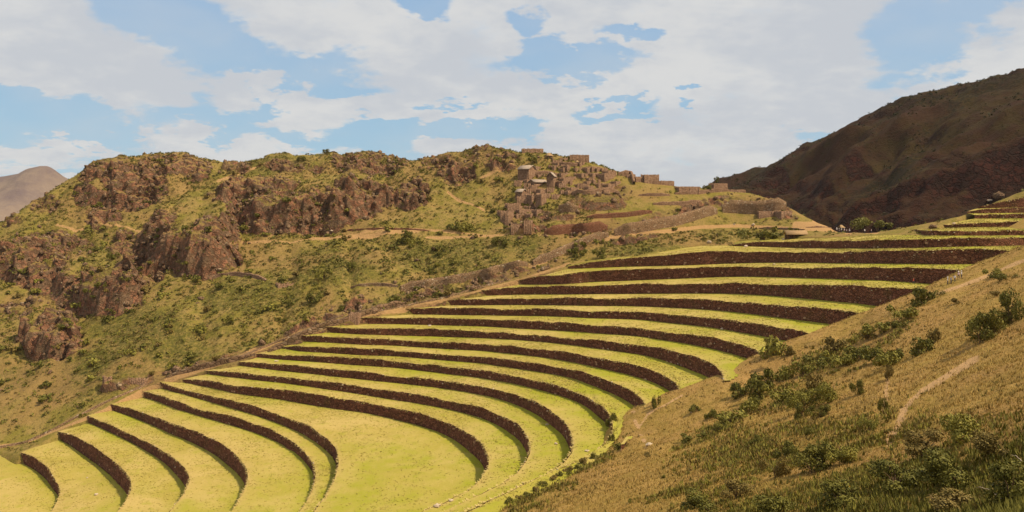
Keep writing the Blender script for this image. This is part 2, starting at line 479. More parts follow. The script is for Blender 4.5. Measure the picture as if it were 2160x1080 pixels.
# ------------------------------------------------------------------ terraces
# surveyed wall lines: (column, lip row, foot row, distance in metres), then the lip where it turns back
WALLS = {
 1: ([(44,954,974,240.8),(75,966,989,235),(100,985,1010,227.2),(117,1007,1030,218.2),(127,1030,1047,216.6)], [(127,1045),(122,1056),(112,1072),(100,1090)]),
 2: ([(121,910,924,255.6),(150,914,938,248.7),(182,932,961,238.5),(212,952,981,229.2),(240,972,1005,220.2),(265,992,1027,211.8),(277,1015,1045,206.4)], [(278,1035),(271,1049),(258,1068),(240,1090)]),
 3: ([(184,877,890,259.5),(212,885,902,253.7),(245,902,916,245.4),(287,922,938,235.9),(325,940,959,226.2),(362,962,984,216.2),(387,982,1014,206.4),(400,1003,1032,200)], [(401,1013),(396,1028),(385,1046),(368,1068),(350,1090)]),
 4: ([(235,852,864,265.6),(275,862,878,259),(325,880,897,247),(375,895,919,234.9),(425,916,940,223.6),(462,932,962,215.6),(495,955,990,205.5),(517,980,1012,198.3)], [(524,1000),(521,1022),(511,1042),(498,1064),(480,1088)]),
 5: ([(300,825,836,274.8),(337,834,848,264.8),(375,847,862,253.4),(425,865,878,242.4),(475,874,892,234.6),(512,885,903,229),(550,897,916,223.1),(587,913,932,216),(625,936,952,206.8),(650,958,978,197.4),(662,980,1002,192.6)], [(667,1002),(663,1024),(650,1050),(632,1078),(620,1095)]),
 6: ([(337,806,818,274.9),(375,817,827,266),(425,831,842,255.4),(475,841,856,244.9),(537,857,874,234.8),(587,874,892,226.1),(625,888,907,219.5),(662,903,927,211.7),(687,920,944,203.5),(705,940,970,198.3)], [(713,958),(715,983),(707,1007),(697,1028),(682,1050),(665,1078),(650,1100)]),
 7: ([(381,799,806,273.3),(425,801,813,266.9),(500,813,829,251.6),(545,817,836,247.1),(600,823,843,243.2),(650,829,853,237.6),(690,836,859,233.4),(725,842,864,230.7),(775,849,871,227.1),(825,860,880,221.4),(875,871,895,215.1),(925,884,908,208),(962,898,927,200.9),(995,916,952,191.7),(1020,937,980,183.4)], [(1031,958),(1032,982),(1022,1004),(1000,1027),(960,1052),(900,1080),(860,1095)]),
 8: ([(434,782,789,273.3),(500,785,796,263.2),(537,790,801,258),(600,795,808,252.9),(680,805,818,244.1),(750,814,830,238.1),(800,821,838,233.5),(850,827,845,228.9),(920,839,856,221.8),(975,851,870,213.3),(1020,862,881,206),(1060,876,900,197.5),(1095,897,932,188.3)], [(1112,916),(1120,940),(1120,952),(1112,970),(1098,992),(1070,1015),(1020,1042),(960,1068),(910,1090)]),
 9: ([(503,764,771,273.5),(550,765,776,267.7),(600,769,783,261.5),(680,775,790,254.2),(760,785,800,247.3),(840,794,808,240.5),(920,802,817,234.3),(975,808,825,227.4),(1020,815,832,221.2),(1080,830,849,209.2),(1130,848,870,197.8),(1170,870,898,186.2),(1195,892,930,178.5)], [(1208,920),(1211,938),(1208,955),(1197,972),(1170,992),(1120,1018),(1060,1045),(990,1075)]),
 10: ([(540,747,753,278.5),(600,748,759,269.5),(680,751,764,262.6),(760,756,771,257.7),(840,763,776,252.8),(920,771,786,244.7),(1020,781,797,231.9),(1080,793,808,221.4),(1140,805,822,210.8),(1200,820,838,200.6),(1240,836,857,191.5),(1270,855,882,180.9),(1286,874,905,176.8)], [(1293,890),(1292,920),(1281,935),(1262,950),(1220,972),(1160,1000),(1100,1028)]),
 11: ([(585,729,733,283.7),(640,730,742,272.5),(680,731,743,269.3),(760,735,749,263.6),(840,740,752,261.2),(920,746,759,253.6),(1020,753,766,242.2),(1080,760,776,232.3),(1140,768,784,223.1),(1200,776,795,214.5),(1240,787,807,206.2),(1300,808,832,192.6),(1340,830,852,182.5),(1358,845,866,176.9)], [(1362,858),(1355,875),(1340,895)]),
 12: ([(635,709,720,281.5),(680,709,722,277.7),(760,713,726,271.8),(840,717,730,269.8),(920,722,735,262.6),(1020,725,740,252.3),(1080,731,746,242.6),(1140,737,752,234),(1200,743,762,223.7),(1240,750,770,216.5),(1300,761,782,206.9),(1360,774,798,198.5),(1400,788,815,190.3),(1425,806,835,183.2)], [(1435,822),(1432,840),(1420,860)]),
 13: ([(686,690,701,285.3),(760,692,705,279.8),(840,694,708,278.4),(920,696,710,273.8),(1020,699,713,263),(1080,703,716,255.2),(1140,707,721,246.8),(1200,711,726,236.7),(1240,717,732,229.5),(1300,722,740,221.1),(1360,728,748,214.3),(1400,735,759,207.3),(1460,751,780,195),(1500,766,796,186)], [(1518,778),(1525,790),(1528,810)]),
 14: ([(757,670,683,289.7),(840,671,684,289.3),(920,672,686,284.5),(1020,674,688,274.1),(1080,676,692,265.9),(1140,679,695,257.8),(1200,681,698,248.3),(1240,684,701,243.1),(1300,688,705,234.9),(1360,693,710,227.7),(1400,699,717,220.5),(1460,706,726,211.5),(1520,714,739,201.4),(1560,723,750,194.1),(1590,733,758,187.7)], [(1600,743),(1612,760),(1620,780)]),
 15: ([(850,652,663,298.8),(920,651,664,294.2),(1020,651,665,284.6),(1080,652,666,277),(1140,653,667,270.9),(1200,654,667,262.9),(1240,656,671,256.5),(1300,657,672,250.5),(1360,659,674,245.1),(1400,662,680,237.5),(1460,667,686,228.1),(1520,672,692,218.2),(1560,677,701,210.1),(1620,685,710,199.9),(1680,695,722,189.6)], [(1706,702),(1740,715)]),
 16: ([(942,634,644,301.5),(1020,631,644,294),(1080,631,643,288.4),(1140,630,644,282.3),(1200,629,644,275.3),(1240,629,645,269.7),(1300,629,645,264.5),(1360,629,646,259.6),(1400,630,648,252.9),(1460,631,651,244.6),(1520,633,655,234.5),(1560,636,659,226.6),(1620,640,666,216),(1680,645,674,205.9),(1760,654,684,193.2),(1820,663,695,183.1)], [(1860,670)]),
 17: ([(1015,612,624,304.6),(1080,607,622,301.4),(1140,605,621,295.5),(1200,603,621,286.9),(1240,602,620,282.5),(1300,601,620,277),(1360,600,620,271.8),(1400,599,619,267.5),(1460,598,619,260.3),(1520,598,619,251.8),(1560,598,620,245.6),(1620,600,623,234.9),(1680,602,628,223.4),(1760,601,635,211.2),(1820,603,641,202.1),(1900,610,652,187.8),(1940,612,657,184.2)], [(1975,615)]),
 18: ([(1090,593,600,311.5),(1110,587,601,308.3),(1160,580,600,300.1),(1200,576,599,293.8),(1240,572,595,294.5),(1300,570,593,290.6),(1360,569,591,286.8),(1400,567,589,284.3),(1460,565,587,278.8),(1520,564,584,274.4),(1560,563,583,269.5),(1620,563,584,259.2),(1680,564,586,246.2),(1760,565,588,228.6),(1830,564,590,217.5),(1900,563,593,207.2),(1975,564,600,196.7),(2035,567,604,190.1)], [(2080,566)]),
 19: ([(1198,562,567,312.1),(1240,552,566,308.3),(1300,548,563,305.8),(1360,544,562,301.7),(1400,537,561,297.6),(1460,532,559,291.9),(1520,529,557,289.5),(1560,530,555,286.5),(1620,532,554,277.8),(1680,533,554,265.8),(1760,532,555,246.8),(1830,529,556,231.6),(1900,528,556,218.7),(2000,526,557,206),(2080,524,557,203.6),(2140,530,558,194.2)], [(2200,530)]),
 20: ([(1548,516,519,321),(1575,511,520,318.5),(1620,510,521,311.1),(1680,510,523,294.2),(1760,508,524,267.6),(1830,507,524,244.5),(1900,506,524,228.3),(1960,504,522,221.2),(2000,503,520,219.4),(2080,501,519,216.1),(2160,500,518,221.5)], [(2240,498)]),
}

WALLS[21] = ([(1903, 481, 484, 288), (1935, 485, 491, 262), (1962, 488, 497, 240), (2000, 488, 497, 236), (2120, 486, 497, 236), (2160, 485, 496, 236), (2260, 484, 495, 238)], [])
WALLS[22] = ([(1990, 474, 477, 268), (2030, 472, 478, 263), (2063, 470, 479, 262), (2160, 468, 479, 262), (2260, 467, 478, 262)], [])
WALLS[23] = ([(2056, 454, 461, 275), (2110, 453, 461, 275), (2160, 452, 461, 275), (2260, 451, 460, 276)], [])
WALLS[24] = ([(2040, 447, 450, 287), (2075, 441, 450, 285), (2120, 438, 449, 285), (2160, 437, 449, 285), (2260, 436, 448, 286)], [])
WALLS[25] = ([(2062, 437, 440, 296), (2095, 430, 439, 294), (2130, 421, 438, 293), (2160, 414, 437, 293), (2260, 400, 436, 293)], [])


def gauss(a, s):
    if s <= 0 or len(a) < 5:
        return a
    n = int(s * 3) + 1
    k = np.exp(-0.5 * (np.arange(-n, n + 1) / s) ** 2)
    k /= k.sum()
    pad = np.r_[2 * a[0] - a[1:n + 1][::-1] if len(a) > n + 1 else np.full(n, a[0]), a, 2 * a[-1] - a[-n - 1:-1][::-1] if len(a) > n + 1 else np.full(n, a[-1])]
    return np.convolve(pad, k, 'same')[n:-n]


def resample(xyz, step=1.0):
    p = np.array(xyz, float)
    s = np.r_[0, np.cumsum(np.linalg.norm(np.diff(p[:, :2], axis=0), axis=1))]
    n = max(8, int(s[-1] / step))
    t = np.linspace(0, s[-1], n)
    return np.stack([np.interp(t, s, p[:, i]) for i in range(p.shape[1])], 1), t


def normals(xy):
    t = np.gradient(xy, axis=0)
    t /= np.linalg.norm(t, axis=1)[:, None] + 1e-9
    return np.stack([t[:, 1], -t[:, 0]], 1)





def inside_dist(X, Y, pl):
    """signed distance, positive inside"""
    sh = X.shape
    q = np.c_[X.ravel(), Y.ravel()]
    ins = np.zeros(len(q), bool)
    dm = np.full(len(q), 1e9)
    n = len(pl)
    for i in range(n):
        a = pl[i]
        b = pl[(i + 1) % n]
        c = ((a[1] > q[:, 1]) != (b[1] > q[:, 1]))
        with np.errstate(divide='ignore', invalid='ignore'):
            xx = (b[0] - a[0]) * (q[:, 1] - a[1]) / (b[1] - a[1] + 1e-12) + a[0]
        ins ^= c & (q[:, 0] < xx)
        ab = b - a
        t = np.clip(((q - a) @ ab) / (ab @ ab + 1e-9), 0, 1)
        dd = ((q - a - t[:, None] * ab) ** 2).sum(1)
        dm = np.minimum(dm, dd)
    d = np.sqrt(dm)
    return np.where(ins, d, -d).reshape(sh)



END_Z = {k: P(v[0][-1][0], v[0][-1][1], v[0][-1][3])[2] for k, v in WALLS.items()}
LINES = {}
for k, (main, tail) in WALLS.items():
    pts = []
    for (x, t, b, d) in main:
        X, Y, Z = P(x, t, d)
        pts.append((X, Y, Z, (b - t) * d / F_PX))
    zend = pts[-1][2]
    hend = (zend - END_Z[k - 1]) if 2 <= k <= 12 else pts[-1][3]
    hend = max(1.6, min(4.2, hend))
    if k <= 12:
        pts[-1] = pts[-1][:3] + (hend,)
    for (x, t) in tail:
        d = -zend * F_PX / (t - YH)
        X, Y, Z = P(x, t, d)
        pts.append((X, Y, Z, hend))
    a, b = np.array(pts[-2][:2]), np.array(pts[-1][:2])
    if k <= 12:
        u = (b - a) / np.linalg.norm(b - a)
        L = 45
    else:
        u = (b - a) / np.linalg.norm(b - a)
        L = 22
    for q in (0.5, 1.0):
        pts.append((b[0] + u[0] * L * q, b[1] + u[1] * L * q, zend, hend))
    r, s = resample(pts, 0.8)
    for i in (0, 1):
        r[:, i] = gauss(r[:, i], 3.2)
    r[:, 2] = gauss(r[:, 2], 9)
    r[:, 3] = gauss(r[:, 3], 9)
    LINES[k] = r


def lip_noise(X, Y):
    return 0.45 * fbm(X, Y, 9, 3) + 0.18 * fbm(X + 50, Y, 1.8, 2)


def foot_line(k):
    r = LINES[k]
    nr = normals(r[:, :2])
    for i in (0, 1):
        nr[:, i] = gauss(nr[:, i], 4)
    f = r.copy()
    bat = 0.13 * r[:, 3]
    f[:, :2] += nr * bat[:, None]
    f[:, 2] -= r[:, 3]
    return f, nr


# where the dry slope cuts each wall: (column of the lip end, column of the foot end)
CUTS = {19: (2140, 2080), 18: (2040, 1975), 17: (1945, 1870), 16: (1815, 1767), 15: (1712, 1667), 14: (1601, 1587), 13: (1527, 1502), 12: (1434, 1418), 11: (1361, 1341)}


def at_col(L, c):
    px = to_px(L[:, 0], L[:, 1], L[:, 2])[0]
    for i in range(len(px) - 1):
        if px[i] <= c <= px[i + 1]:
            return tuple(L[i, :3])
    i = int(np.argmax(px))
    return tuple(L[i, :3])


near_pts = [P(2300, 505, 212), P(2200, 518, 203)]
for k in sorted(CUTS, reverse=True):
    q = at_col(LINES[k], CUTS[k][0])
    near_pts.append((q[0], q[1], q[2] + 0.45))
    q = at_col(foot_line(k)[0], CUTS[k][1])
    near_pts.append((q[0], q[1], q[2] + 0.35))
near_pts += [(x, y, z + 0.4) for (x, y, z) in (P(1294, 905, 171), P(1288, 932, 162), P(1262, 962, 152), P(1200, 1003, 141), P(1110, 1050, 131), P(1020, 1085, 125), P(900, 1150, 115), P(700, 1300, 100), P(300, 1600, 80))]
CLIP = np.array([p[:2] for p in near_pts] + [(-150, 60), (-150, -100), (500, -100), (500, 215)])


def clip_faces(V, F_):
    v = np.asarray(V).reshape(-1, 3)
    out = (inside_dist(v[:, 0], v[:, 1], CLIP) > np.where(v[:, 1] < 150, 7.0, 2.2)) & (v[:, 0] > -40)
    return F_[~out[F_].any(1)]


WORD = {1: 'lowest', 2: 'second lowest', 3: 'third lowest', 4: 'fourth from the bottom', 5: 'fifth from the bottom',
        6: 'sixth from the bottom, edging the broad lawn', 7: 'long, bordering the broad lawn on its uphill side'}
BACKS = {}
BVH_SRC = []
for k in sorted(LINES):
    r = LINES[k]
    f, nr = foot_line(k)
    n = len(r)
    rows = 7
    V = np.zeros((rows + 1, n, 3))
    top = r[:, 2] + lip_noise(r[:, 0], r[:, 1])
    s = np.arange(n) * 0.8
    for j in range(rows + 1):
        t = j / (rows - 1)       # last row goes below the foot
        xy = r[:, :2] * (1 - t) + f[:, :2] * t
        z = top * (1 - t) + (f[:, 2] - 0.1) * t
        rough = 0.2 * fbm(s, np.full(n, z.mean() + j * 0.9 + k * 31), 2.2, 3) + 0.5 * fbm(s, np.full(n, k * 7.0 + j * 0.1), 14, 2)
        if j == 0:
            rough = rough * 0.7
        V[j, :, :2] = xy + nr * rough[:, None]
        V[j, :, 2] = z
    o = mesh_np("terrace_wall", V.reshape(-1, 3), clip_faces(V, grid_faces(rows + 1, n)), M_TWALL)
    lab = {1: "lowest dark stone terrace wall, the short curved one at the bottom left",
           2: "second curved terrace wall up from the bottom left corner",
           3: "third curved terrace wall up from the bottom left corner",
           4: "fourth curved terrace wall up, ending in a hook below the narrow lawn",
           5: "curved terrace wall under the narrow grass strip left of the broad lawn",
           6: "curved terrace wall that closes the left side of the broadest lawn",
           7: "long curved terrace wall behind the broadest lawn",
           8: "curved terrace wall next above the one behind the broadest lawn",
           9: "second terrace wall above the one behind the broadest lawn",
           10: "terrace wall whose right end turns down beside the bushes at the dry slope",
           11: "terrace wall ending beside the slim lone bush on the dry slope",
           12: "terrace wall next above the one ending at the slim lone bush",
           13: "terrace wall ending square against the dry slope left of the round bush",
           14: "terrace wall whose right end meets the round green bush",
           15: "terrace wall next above the one that meets the round green bush",
           16: "terrace wall sixth from the top of the amphitheatre",
           17: "terrace wall below the lone walker in red",
           18: "terrace wall behind the small group of hikers in pale clothes",
           19: "tall rough terrace wall, second from the top of the amphitheatre",
           20: "uppermost long terrace wall of the amphitheatre, below the shelter",
           21: "low wall under the bright green strip at the upper right",
           22: "broken wall above the bright green strip at the upper right",
           23: "low straight wall topped by a pale line at the upper right",
           24: "lower tier of the big dark wall at the right edge",
           25: "upper tier of the big dark wall at the right edge"}[k]
    tag(o, lab, "terrace wall", "stone terrace walls")
    BACKS[k] = f
    LINES[k] = np.c_[r[:, :2], top, r[:, 3]]
    # grass overhanging the lip and pale stones that stick out of the face
    nt_ = int(n * 0.8 * (2.6 if k < 18 else 1.8))
    ii = rng.integers(2, n - 2, nt_)
    ii = ii[inside_dist(r[ii, 0], r[ii, 1], CLIP) < 1.5]
    nt_ = len(ii)
    c = V[0, ii] + rng.normal(0, 0.12, (nt_, 3))
    m = nr[ii]
    tv = np.stack([-m[:, 1], m[:, 0]], 1)
    bl = []
    for q in range(2):
        lean = rng.uniform(0.05, 0.5, nt_)
        hgt = rng.uniform(-0.45, 0.35, nt_)
        w = rng.uniform(0.12, 0.3, nt_)
        off = rng.normal(0, 0.15, nt_)
        a0 = c.copy()
        a0[:, :2] += tv * (off - w)[:, None] - m * 0.1
        a1 = c.copy()
        a1[:, :2] += tv * (off + w)[:, None] - m * 0.1
        a2 = c.copy()
        a2[:, :2] += m * lean[:, None] + tv * off[:, None]
        a2[:, 2] += hgt
        bl.append(np.stack([a0, a1, a2], 1).reshape(-1, 3))
    bl = np.concatenate(bl)
    fr = mesh_np("grass_fringe", bl, np.arange(len(bl)).reshape(-1, 3), M_FRINGE, parent=o)
    fr['kind'] = 'stuff'
    ns = max(6, int(n * 0.8 * 0.05))
    ii = rng.integers(2, n - 2, ns)
    ii = ii[inside_dist(r[ii, 0], r[ii, 1], CLIP) < 1.5]
    sv = []
    sf = []
    base = np.array([(-1, -1, -1), (1, -1, -1), (1, 1, -1), (-1, 1, -1), (-1, -1, 1), (1, -1, 1), (1, 1, 1), (-1, 1, 1)], float)
    bf = np.array([(0, 3, 2, 1), (4, 5, 6, 7), (0, 1, 5, 4), (1, 2, 6, 5), (2, 3, 7, 6), (3, 0, 4, 7)])
    for q, i in enumerate(ii):
        jj = rng.integers(0, rows - 1) if rng.random() > 0.5 else rng.integers(0, 2)
        bb = base * rng.uniform(0.08, 0.22, 3) + rng.normal(0, 0.03, (8, 3))
        cc = V[jj, i] + np.array([nr[i, 0], nr[i, 1], 0]) * 0.06
        sv.append(bb + cc)
        sf.append(bf + 8 * q)
    st = mesh_np("projecting_stones", np.concatenate(sv), np.concatenate(sf), M_BOULDER, parent=o)
    st['kind'] = 'stuff'


def ext_px(front, pts):
    """pixel (x, y) points lying on the tread whose lip is given: level with the lip"""
    px, py = to_px(front[:, 0], front[:, 1], front[:, 2])
    o = np.argsort(px)
    out = []
    for (x, y) in pts:
        z = np.interp(x, px[o], front[o, 2])
        d = -z * F_PX / (y - YH)
        X, Y, Z = P(x, y, d)
        out.append((X, Y, Z, 0))
    return out


TUFTS = []


def tread(front, back, name="terrace_lawn", nrow=14):
    n = max(len(front), len(back))
    f = resample(front[:, :3], 1)[0]
    b = resample(back[:, :3], 1)[0]
    t = np.linspace(0, 1, n)
    f = np.stack([np.interp(t, np.linspace(0, 1, len(f)), f[:, i]) for i in range(3)], 1)
    b = np.stack([np.interp(t, np.linspace(0, 1, len(b)), b[:, i]) for i in range(3)], 1)
    s = np.linspace(0, 1, nrow)
    V = f[None] * (1 - s)[:, None, None] + b[None] * s[:, None, None]
    wdt = np.linalg.norm(b[:, :2] - f[:, :2], axis=1)[None] * np.ones((nrow, 1))
    und = 0.30 * fbm(V[..., 0], V[..., 1], 11, 3) * np.sin(np.pi * s)[:, None]
    V[..., 2] += und
    dist = s[:, None] * wdt
    back_d = (1 - s)[:, None] * wdt
    edge = np.exp(-dist / 1.3)
    lush = np.exp(-back_d / 2.5) * 0.9 + 0.8 * sstep(V[..., 1] * -1.0 + 0.35 * V[..., 0], -225, -185) * (0.45 + 0.55 * sstep(fbm(V[..., 0], V[..., 1], 8, 3), -0.3, 0.2)) + 0.5 * sstep(fbm(V[..., 0], V[..., 1], 25, 3), 0.1, 0.5)
    FT = clip_faces(V, grid_faces(nrow, n))
    o = mesh_np(name, V.reshape(-1, 3), FT, M_LAWN, smooth=True,
                attrs={'mask': np.stack([edge, lush, edge * 0], -1).reshape(-1, 3)})
    o['kind'] = 'structure'
    BVH_SRC.append((V.reshape(-1, 3), FT))
    # tufts standing on the turf
    ar = float(np.mean(wdt)) * n
    m_ = int(ar * 1.5)
    ii = rng.random(m_) * (n - 1.01)
    jj = rng.random(m_) * (nrow - 1.01)
    a_ = ii.astype(int)
    b_ = jj.astype(int)
    u_ = (ii - a_)[:, None]
    v_ = (jj - b_)[:, None]
    q_ = (V[b_, a_] * (1 - u_) + V[b_, a_ + 1] * u_) * (1 - v_) + (V[b_ + 1, a_] * (1 - u_) + V[b_ + 1, a_ + 1] * u_) * v_
    okk = (inside_dist(q_[:, 0], q_[:, 1], CLIP) < 1.5) & (rng.random(m_) < 0.25 + 0.9 * sstep(fbm(q_[:, 0], q_[:, 1], 7, 3), -0.2, 0.35))
    TUFTS.append(q_[okk])
    return o


# lowest tread (0): its outer lip lies outside the frame
w1b = BACKS[1]
z0 = float(w1b[:, 2].mean())
head = [P(-170, 1010, -z0 * F_PX / 580.), P(-60, 972, -z0 * F_PX / 542.), P(0, 954, -z0 * F_PX / 524.), P(34, 951, -z0 * F_PX / 521.)]
back0 = np.array([list(h) for h in head] + w1b[:, :3].tolist())
fr0 = np.array([(head[0][0] - 6, head[0][1] - 4, z0), (-178, 205, z0), (-168, 175, z0), (-150, 150, z0), (-130, 120, z0), (-110, 95, z0)])
tread(np.c_[fr0, np.zeros(len(fr0))], back0, nrow=30)
T19_BACK = ext_px(LINES[19], [(1203, 560), (1240, 549), (1300, 543), (1350, 539), (1400, 530), (1440, 523), (1480, 518), (1525, 518)])
T20_BACK = ext_px(LINES[20], [(1552, 510), (1600, 505), (1660, 503.5), (1740, 502), (1800, 499), (1850, 497), (1900, 495), (1950, 496.5)])
for k in range(1, 25):
    fr = LINES[k]
    if k == 19:
        bk = np.array([p[:3] for p in T19_BACK] + BACKS[20][4:, :3].tolist())
    elif k == 20:
        sel = BACKS[21]
        sel = sel[to_px(sel[:, 0], sel[:, 1], sel[:, 2])[0] > 1965]
        bk = np.array([p[:3] for p in T20_BACK] + sel[:, :3].tolist())
    elif k == 25:
        continue
    else:
        bk = BACKS[k + 1][:, :3]
    wide = k in (6,)
    tread(fr, bk, nrow=60 if wide else (22 if k in (1, 2, 3, 4, 5, 7, 8, 9, 10) else 12))

tq = np.concatenate(TUFTS)
nq = len(tq)
bl = []
for q in range(3):
    a_ = rng.uniform(0, 6.28, nq)
    w_ = rng.uniform(0.08, 0.2, nq)
    h_ = rng.uniform(0.06, 0.2, nq)
    c_ = tq + np.c_[rng.normal(0, 0.15, (nq, 2)), np.full(nq, -0.02)]
    t_ = np.c_[np.cos(a_) * w_, np.sin(a_) * w_, np.zeros(nq)]
    l_ = np.c_[np.sin(a_) * h_, np.cos(a_) * h_, h_]
    bl.append(np.stack([c_ - t_, c_ + t_, c_ + l_], 1).reshape(-1, 3))
bl = np.concatenate(bl)
tf = mesh_np("lawn_tufts", bl, np.arange(len(bl)).reshape(-1, 3), M_TUFT)
tf['kind'] = 'stuff'

# ------------------------------------------------------------------ outline of the terraced bowl (for the ground around it)
left_chain = [(LINES[k][0, 0], LINES[k][0, 1]) for k in range(1, 20)]
upper = [(p[0], p[1]) for p in T19_BACK[1:]] + [(p[0], p[1]) for p in T20_BACK]
poly = np.array([(head[0][0], head[0][1])] + [(h[0], h[1]) for h in head[1:3]] + left_chain + upper
                + [(BACKS[21][-1, 0] + 30, BACKS[21][-1, 1])] + [(p[0], p[1]) for p in near_pts] + [(-95, 60), (-150, 110)])

poly2 = np.array([(head[0][0], head[0][1])] + [(h[0], h[1]) for h in head[1:3]] + left_chain + upper
                 + [(BACKS[21][-1, 0] + 20, BACKS[21][-1, 1]), (420, 236), (420, -100), (-260, -100)])


def ell(px, py, items):
    out = np.zeros(px.shape)
    for it in items:
        cx, cy, rx, ry = it[:4]
        an = math.radians(it[4]) if len(it) > 4 else 0
        dx = px - cx
        dy = py - cy
        u = (dx * math.cos(an) + dy * math.sin(an)) / rx
        v = (-dx * math.sin(an) + dy * math.cos(an)) / ry
        out = np.maximum(out, sstep(1.35 - np.sqrt(u * u + v * v), 0.0, 0.7))
    return out


def line_dist(px, py, pts):
    out = np.full(px.shape, 1e9)
    for a, b in zip(pts[:-1], pts[1:]):
        a = np.array(a[:2], float)
        b = np.array(b[:2], float)
        ab = b - a
        t = np.clip(((px - a[0]) * ab[0] + (py - a[1]) * ab[1]) / (ab @ ab), 0, 1)
        out = np.minimum(out, np.hypot(px - a[0] - t * ab[0], py - a[1] - t * ab[1]))
    return out


# ------------------------------------------------------------------ the hill behind (left slope, spur with the ruins, plateau)
HC = [  # skyline
    (-250, 560, 400), (-100, 500, 405), (0, 470, 410), (30, 452, 415), (60, 436, 420), (90, 415, 425), (130, 397, 430), (152, 380, 435), (160, 358, 440), (180, 338, 445), (215, 322, 448),
    (260, 316, 450), (330, 311, 452), (352, 321, 452), (380, 320, 452), (405, 317, 452), (425, 330, 452), (445, 340, 452), (490, 340, 455), (525, 327, 458), (580, 321, 460), (640, 321, 460),
    (700, 324, 458), (715, 316, 455), (770, 316, 455), (810, 328, 452), (840, 336, 450), (865, 347, 448), (895, 342, 445), (925, 322, 440), (960, 316, 438),
    (1000, 308, 436), (1025, 303, 434), (1050, 308, 430), (1075, 316, 426), (1100, 320, 420), (1145, 318, 414), (1200, 326, 408), (1240, 340, 404), (1275, 350, 400), (1310, 367, 396), (1345, 378, 392),
    (1400, 390, 389), (1475, 393, 386), (1530, 397, 384), (1580, 401, 384), (1610, 410, 380), (1650, 428, 372), (1690, 446, 362), (1720, 460, 352), (1760, 470, 340), (1790, 474, 330), (1822, 489, 306),
    # left slope
    (-150, 700, 330), (0, 700, 320), (0, 600, 355), (0, 520, 385), (0, 820, 282), (120, 800, 290), (120, 700, 325), (120, 600, 362), (120, 500, 398), (120, 430, 420),
    (250, 760, 286), (250, 680, 315), (250, 600, 345), (250, 520, 385), (250, 440, 412), (250, 370, 436),
    (400, 720, 292), (400, 640, 315), (400, 570, 342), (400, 500, 378), (400, 430, 408), (400, 370, 434),
    (550, 690, 292), (550, 600, 325), (550, 520, 360), (550, 480, 378), (550, 400, 420), (550, 350, 444),
    (700, 650, 300), (700, 580, 325), (700, 520, 350), (700, 480, 372), (700, 430, 398), (700, 370, 432),
    (850, 630, 304), (850, 580, 320), (850, 530, 340), (850, 485, 362), (850, 430, 390), (850, 380, 420),
    (980, 590, 315), (980, 540, 332), (980, 490, 356), (980, 430, 384), (980, 370, 412), (980, 330, 428),
    # below and on the spur
    (1080, 565, 320), (1080, 530, 332), (1080, 500, 344), (1055, 470, 356), (1100, 497, 342), (1100, 455, 362), (1100, 420, 376), (1100, 385, 388), (1100, 350, 404),
    (1180, 540, 326), (1180, 497, 342), (1150, 476, 346), (1180, 445, 362), (1180, 410, 378), (1180, 380, 392), (1180, 350, 402), (1230, 455, 354), (1250, 420, 370), (1280, 405, 378),
    (1250, 385, 386), (1250, 360, 396), (1230, 475, 343), (1290, 474, 346), (1290, 500, 337), (1290, 525, 328), (1290, 440, 360), (1320, 400, 378), (1340, 420, 368),
    (1400, 405, 374), (1400, 430, 364), (1400, 455, 354), (1400, 480, 344), (1400, 500, 334), (1470, 410, 375), (1470, 435, 365), (1470, 460, 356), (1470, 480, 350), (1500, 500, 341),
    (1560, 415, 377), (1560, 430, 371), (1560, 450, 365), (1560, 475, 356), (1600, 492, 347), (1640, 460, 354), (1640, 482, 341), (1700, 482, 328), (1740, 488, 316), (1780, 488, 306),
    # upper right slope beside the top terraces
    (1860, 489, 292), (1905, 483, 288), (1935, 476, 280), (1960, 470, 276), (2010, 457, 278), (2060, 433, 292), (2090, 416, 302), (2125, 405, 308), (2160, 400, 312), (2260, 375, 320), (2400, 350, 330),
    (1930, 483, 268), (2000, 474, 266), (2050, 465, 265), (2030, 452, 283), (2110, 418, 301), (2160, 408, 305), (2160, 460, 268), (2160, 441, 289), (2160, 475, 250), (2300, 470, 255)]
hp = [P(*c) for c in HC]
hp += [(LINES[k][0, 0], LINES[k][0, 1], LINES[k][0, 2] - 0.35) for k in range(1, 20)]
hp += [(p[0], p[1], p[2] + 0.05) for p in T19_BACK[1:]] + [(p[0], p[1], p[2] + 0.02) for p in T20_BACK]
hp += [h for h in head]
# ground falls away behind the skyline
for c in HC[:53]:
    X, Y, Z = P(*c)
    if c[0] < 1530:
        hp.append((X * (Y + 70) / Y, Y + 70, Z - 42))
        hp.append((X * (Y + 200) / Y, Y + 200, Z - 120))
    else:
        hp.append((X * (Y + 30) / Y + 14, Y + 34, Z - 26))
        hp.append((X * (Y + 130) / Y + 60, Y + 110, Z - 75))
hp += [(175, 330, -50), (190, 350, -55), (215, 380, -50), (150, 330, -45), (-330, 250, -120), (-330, 330, -95), (-250, 180, -120), (-330, 170, -135), (-330, 450, -60)]
fhill = TPS(hp, 0.06)

GX = np.arange(-335, 335, 0.8)
GY = np.arange(168, 640, 0.8)
GY = np.r_[GY[GY < 470], np.arange(470, 700, 4.0)]
XX, YY = np.meshgrid(GX, GY)
ZZ = fhill(XX, YY)
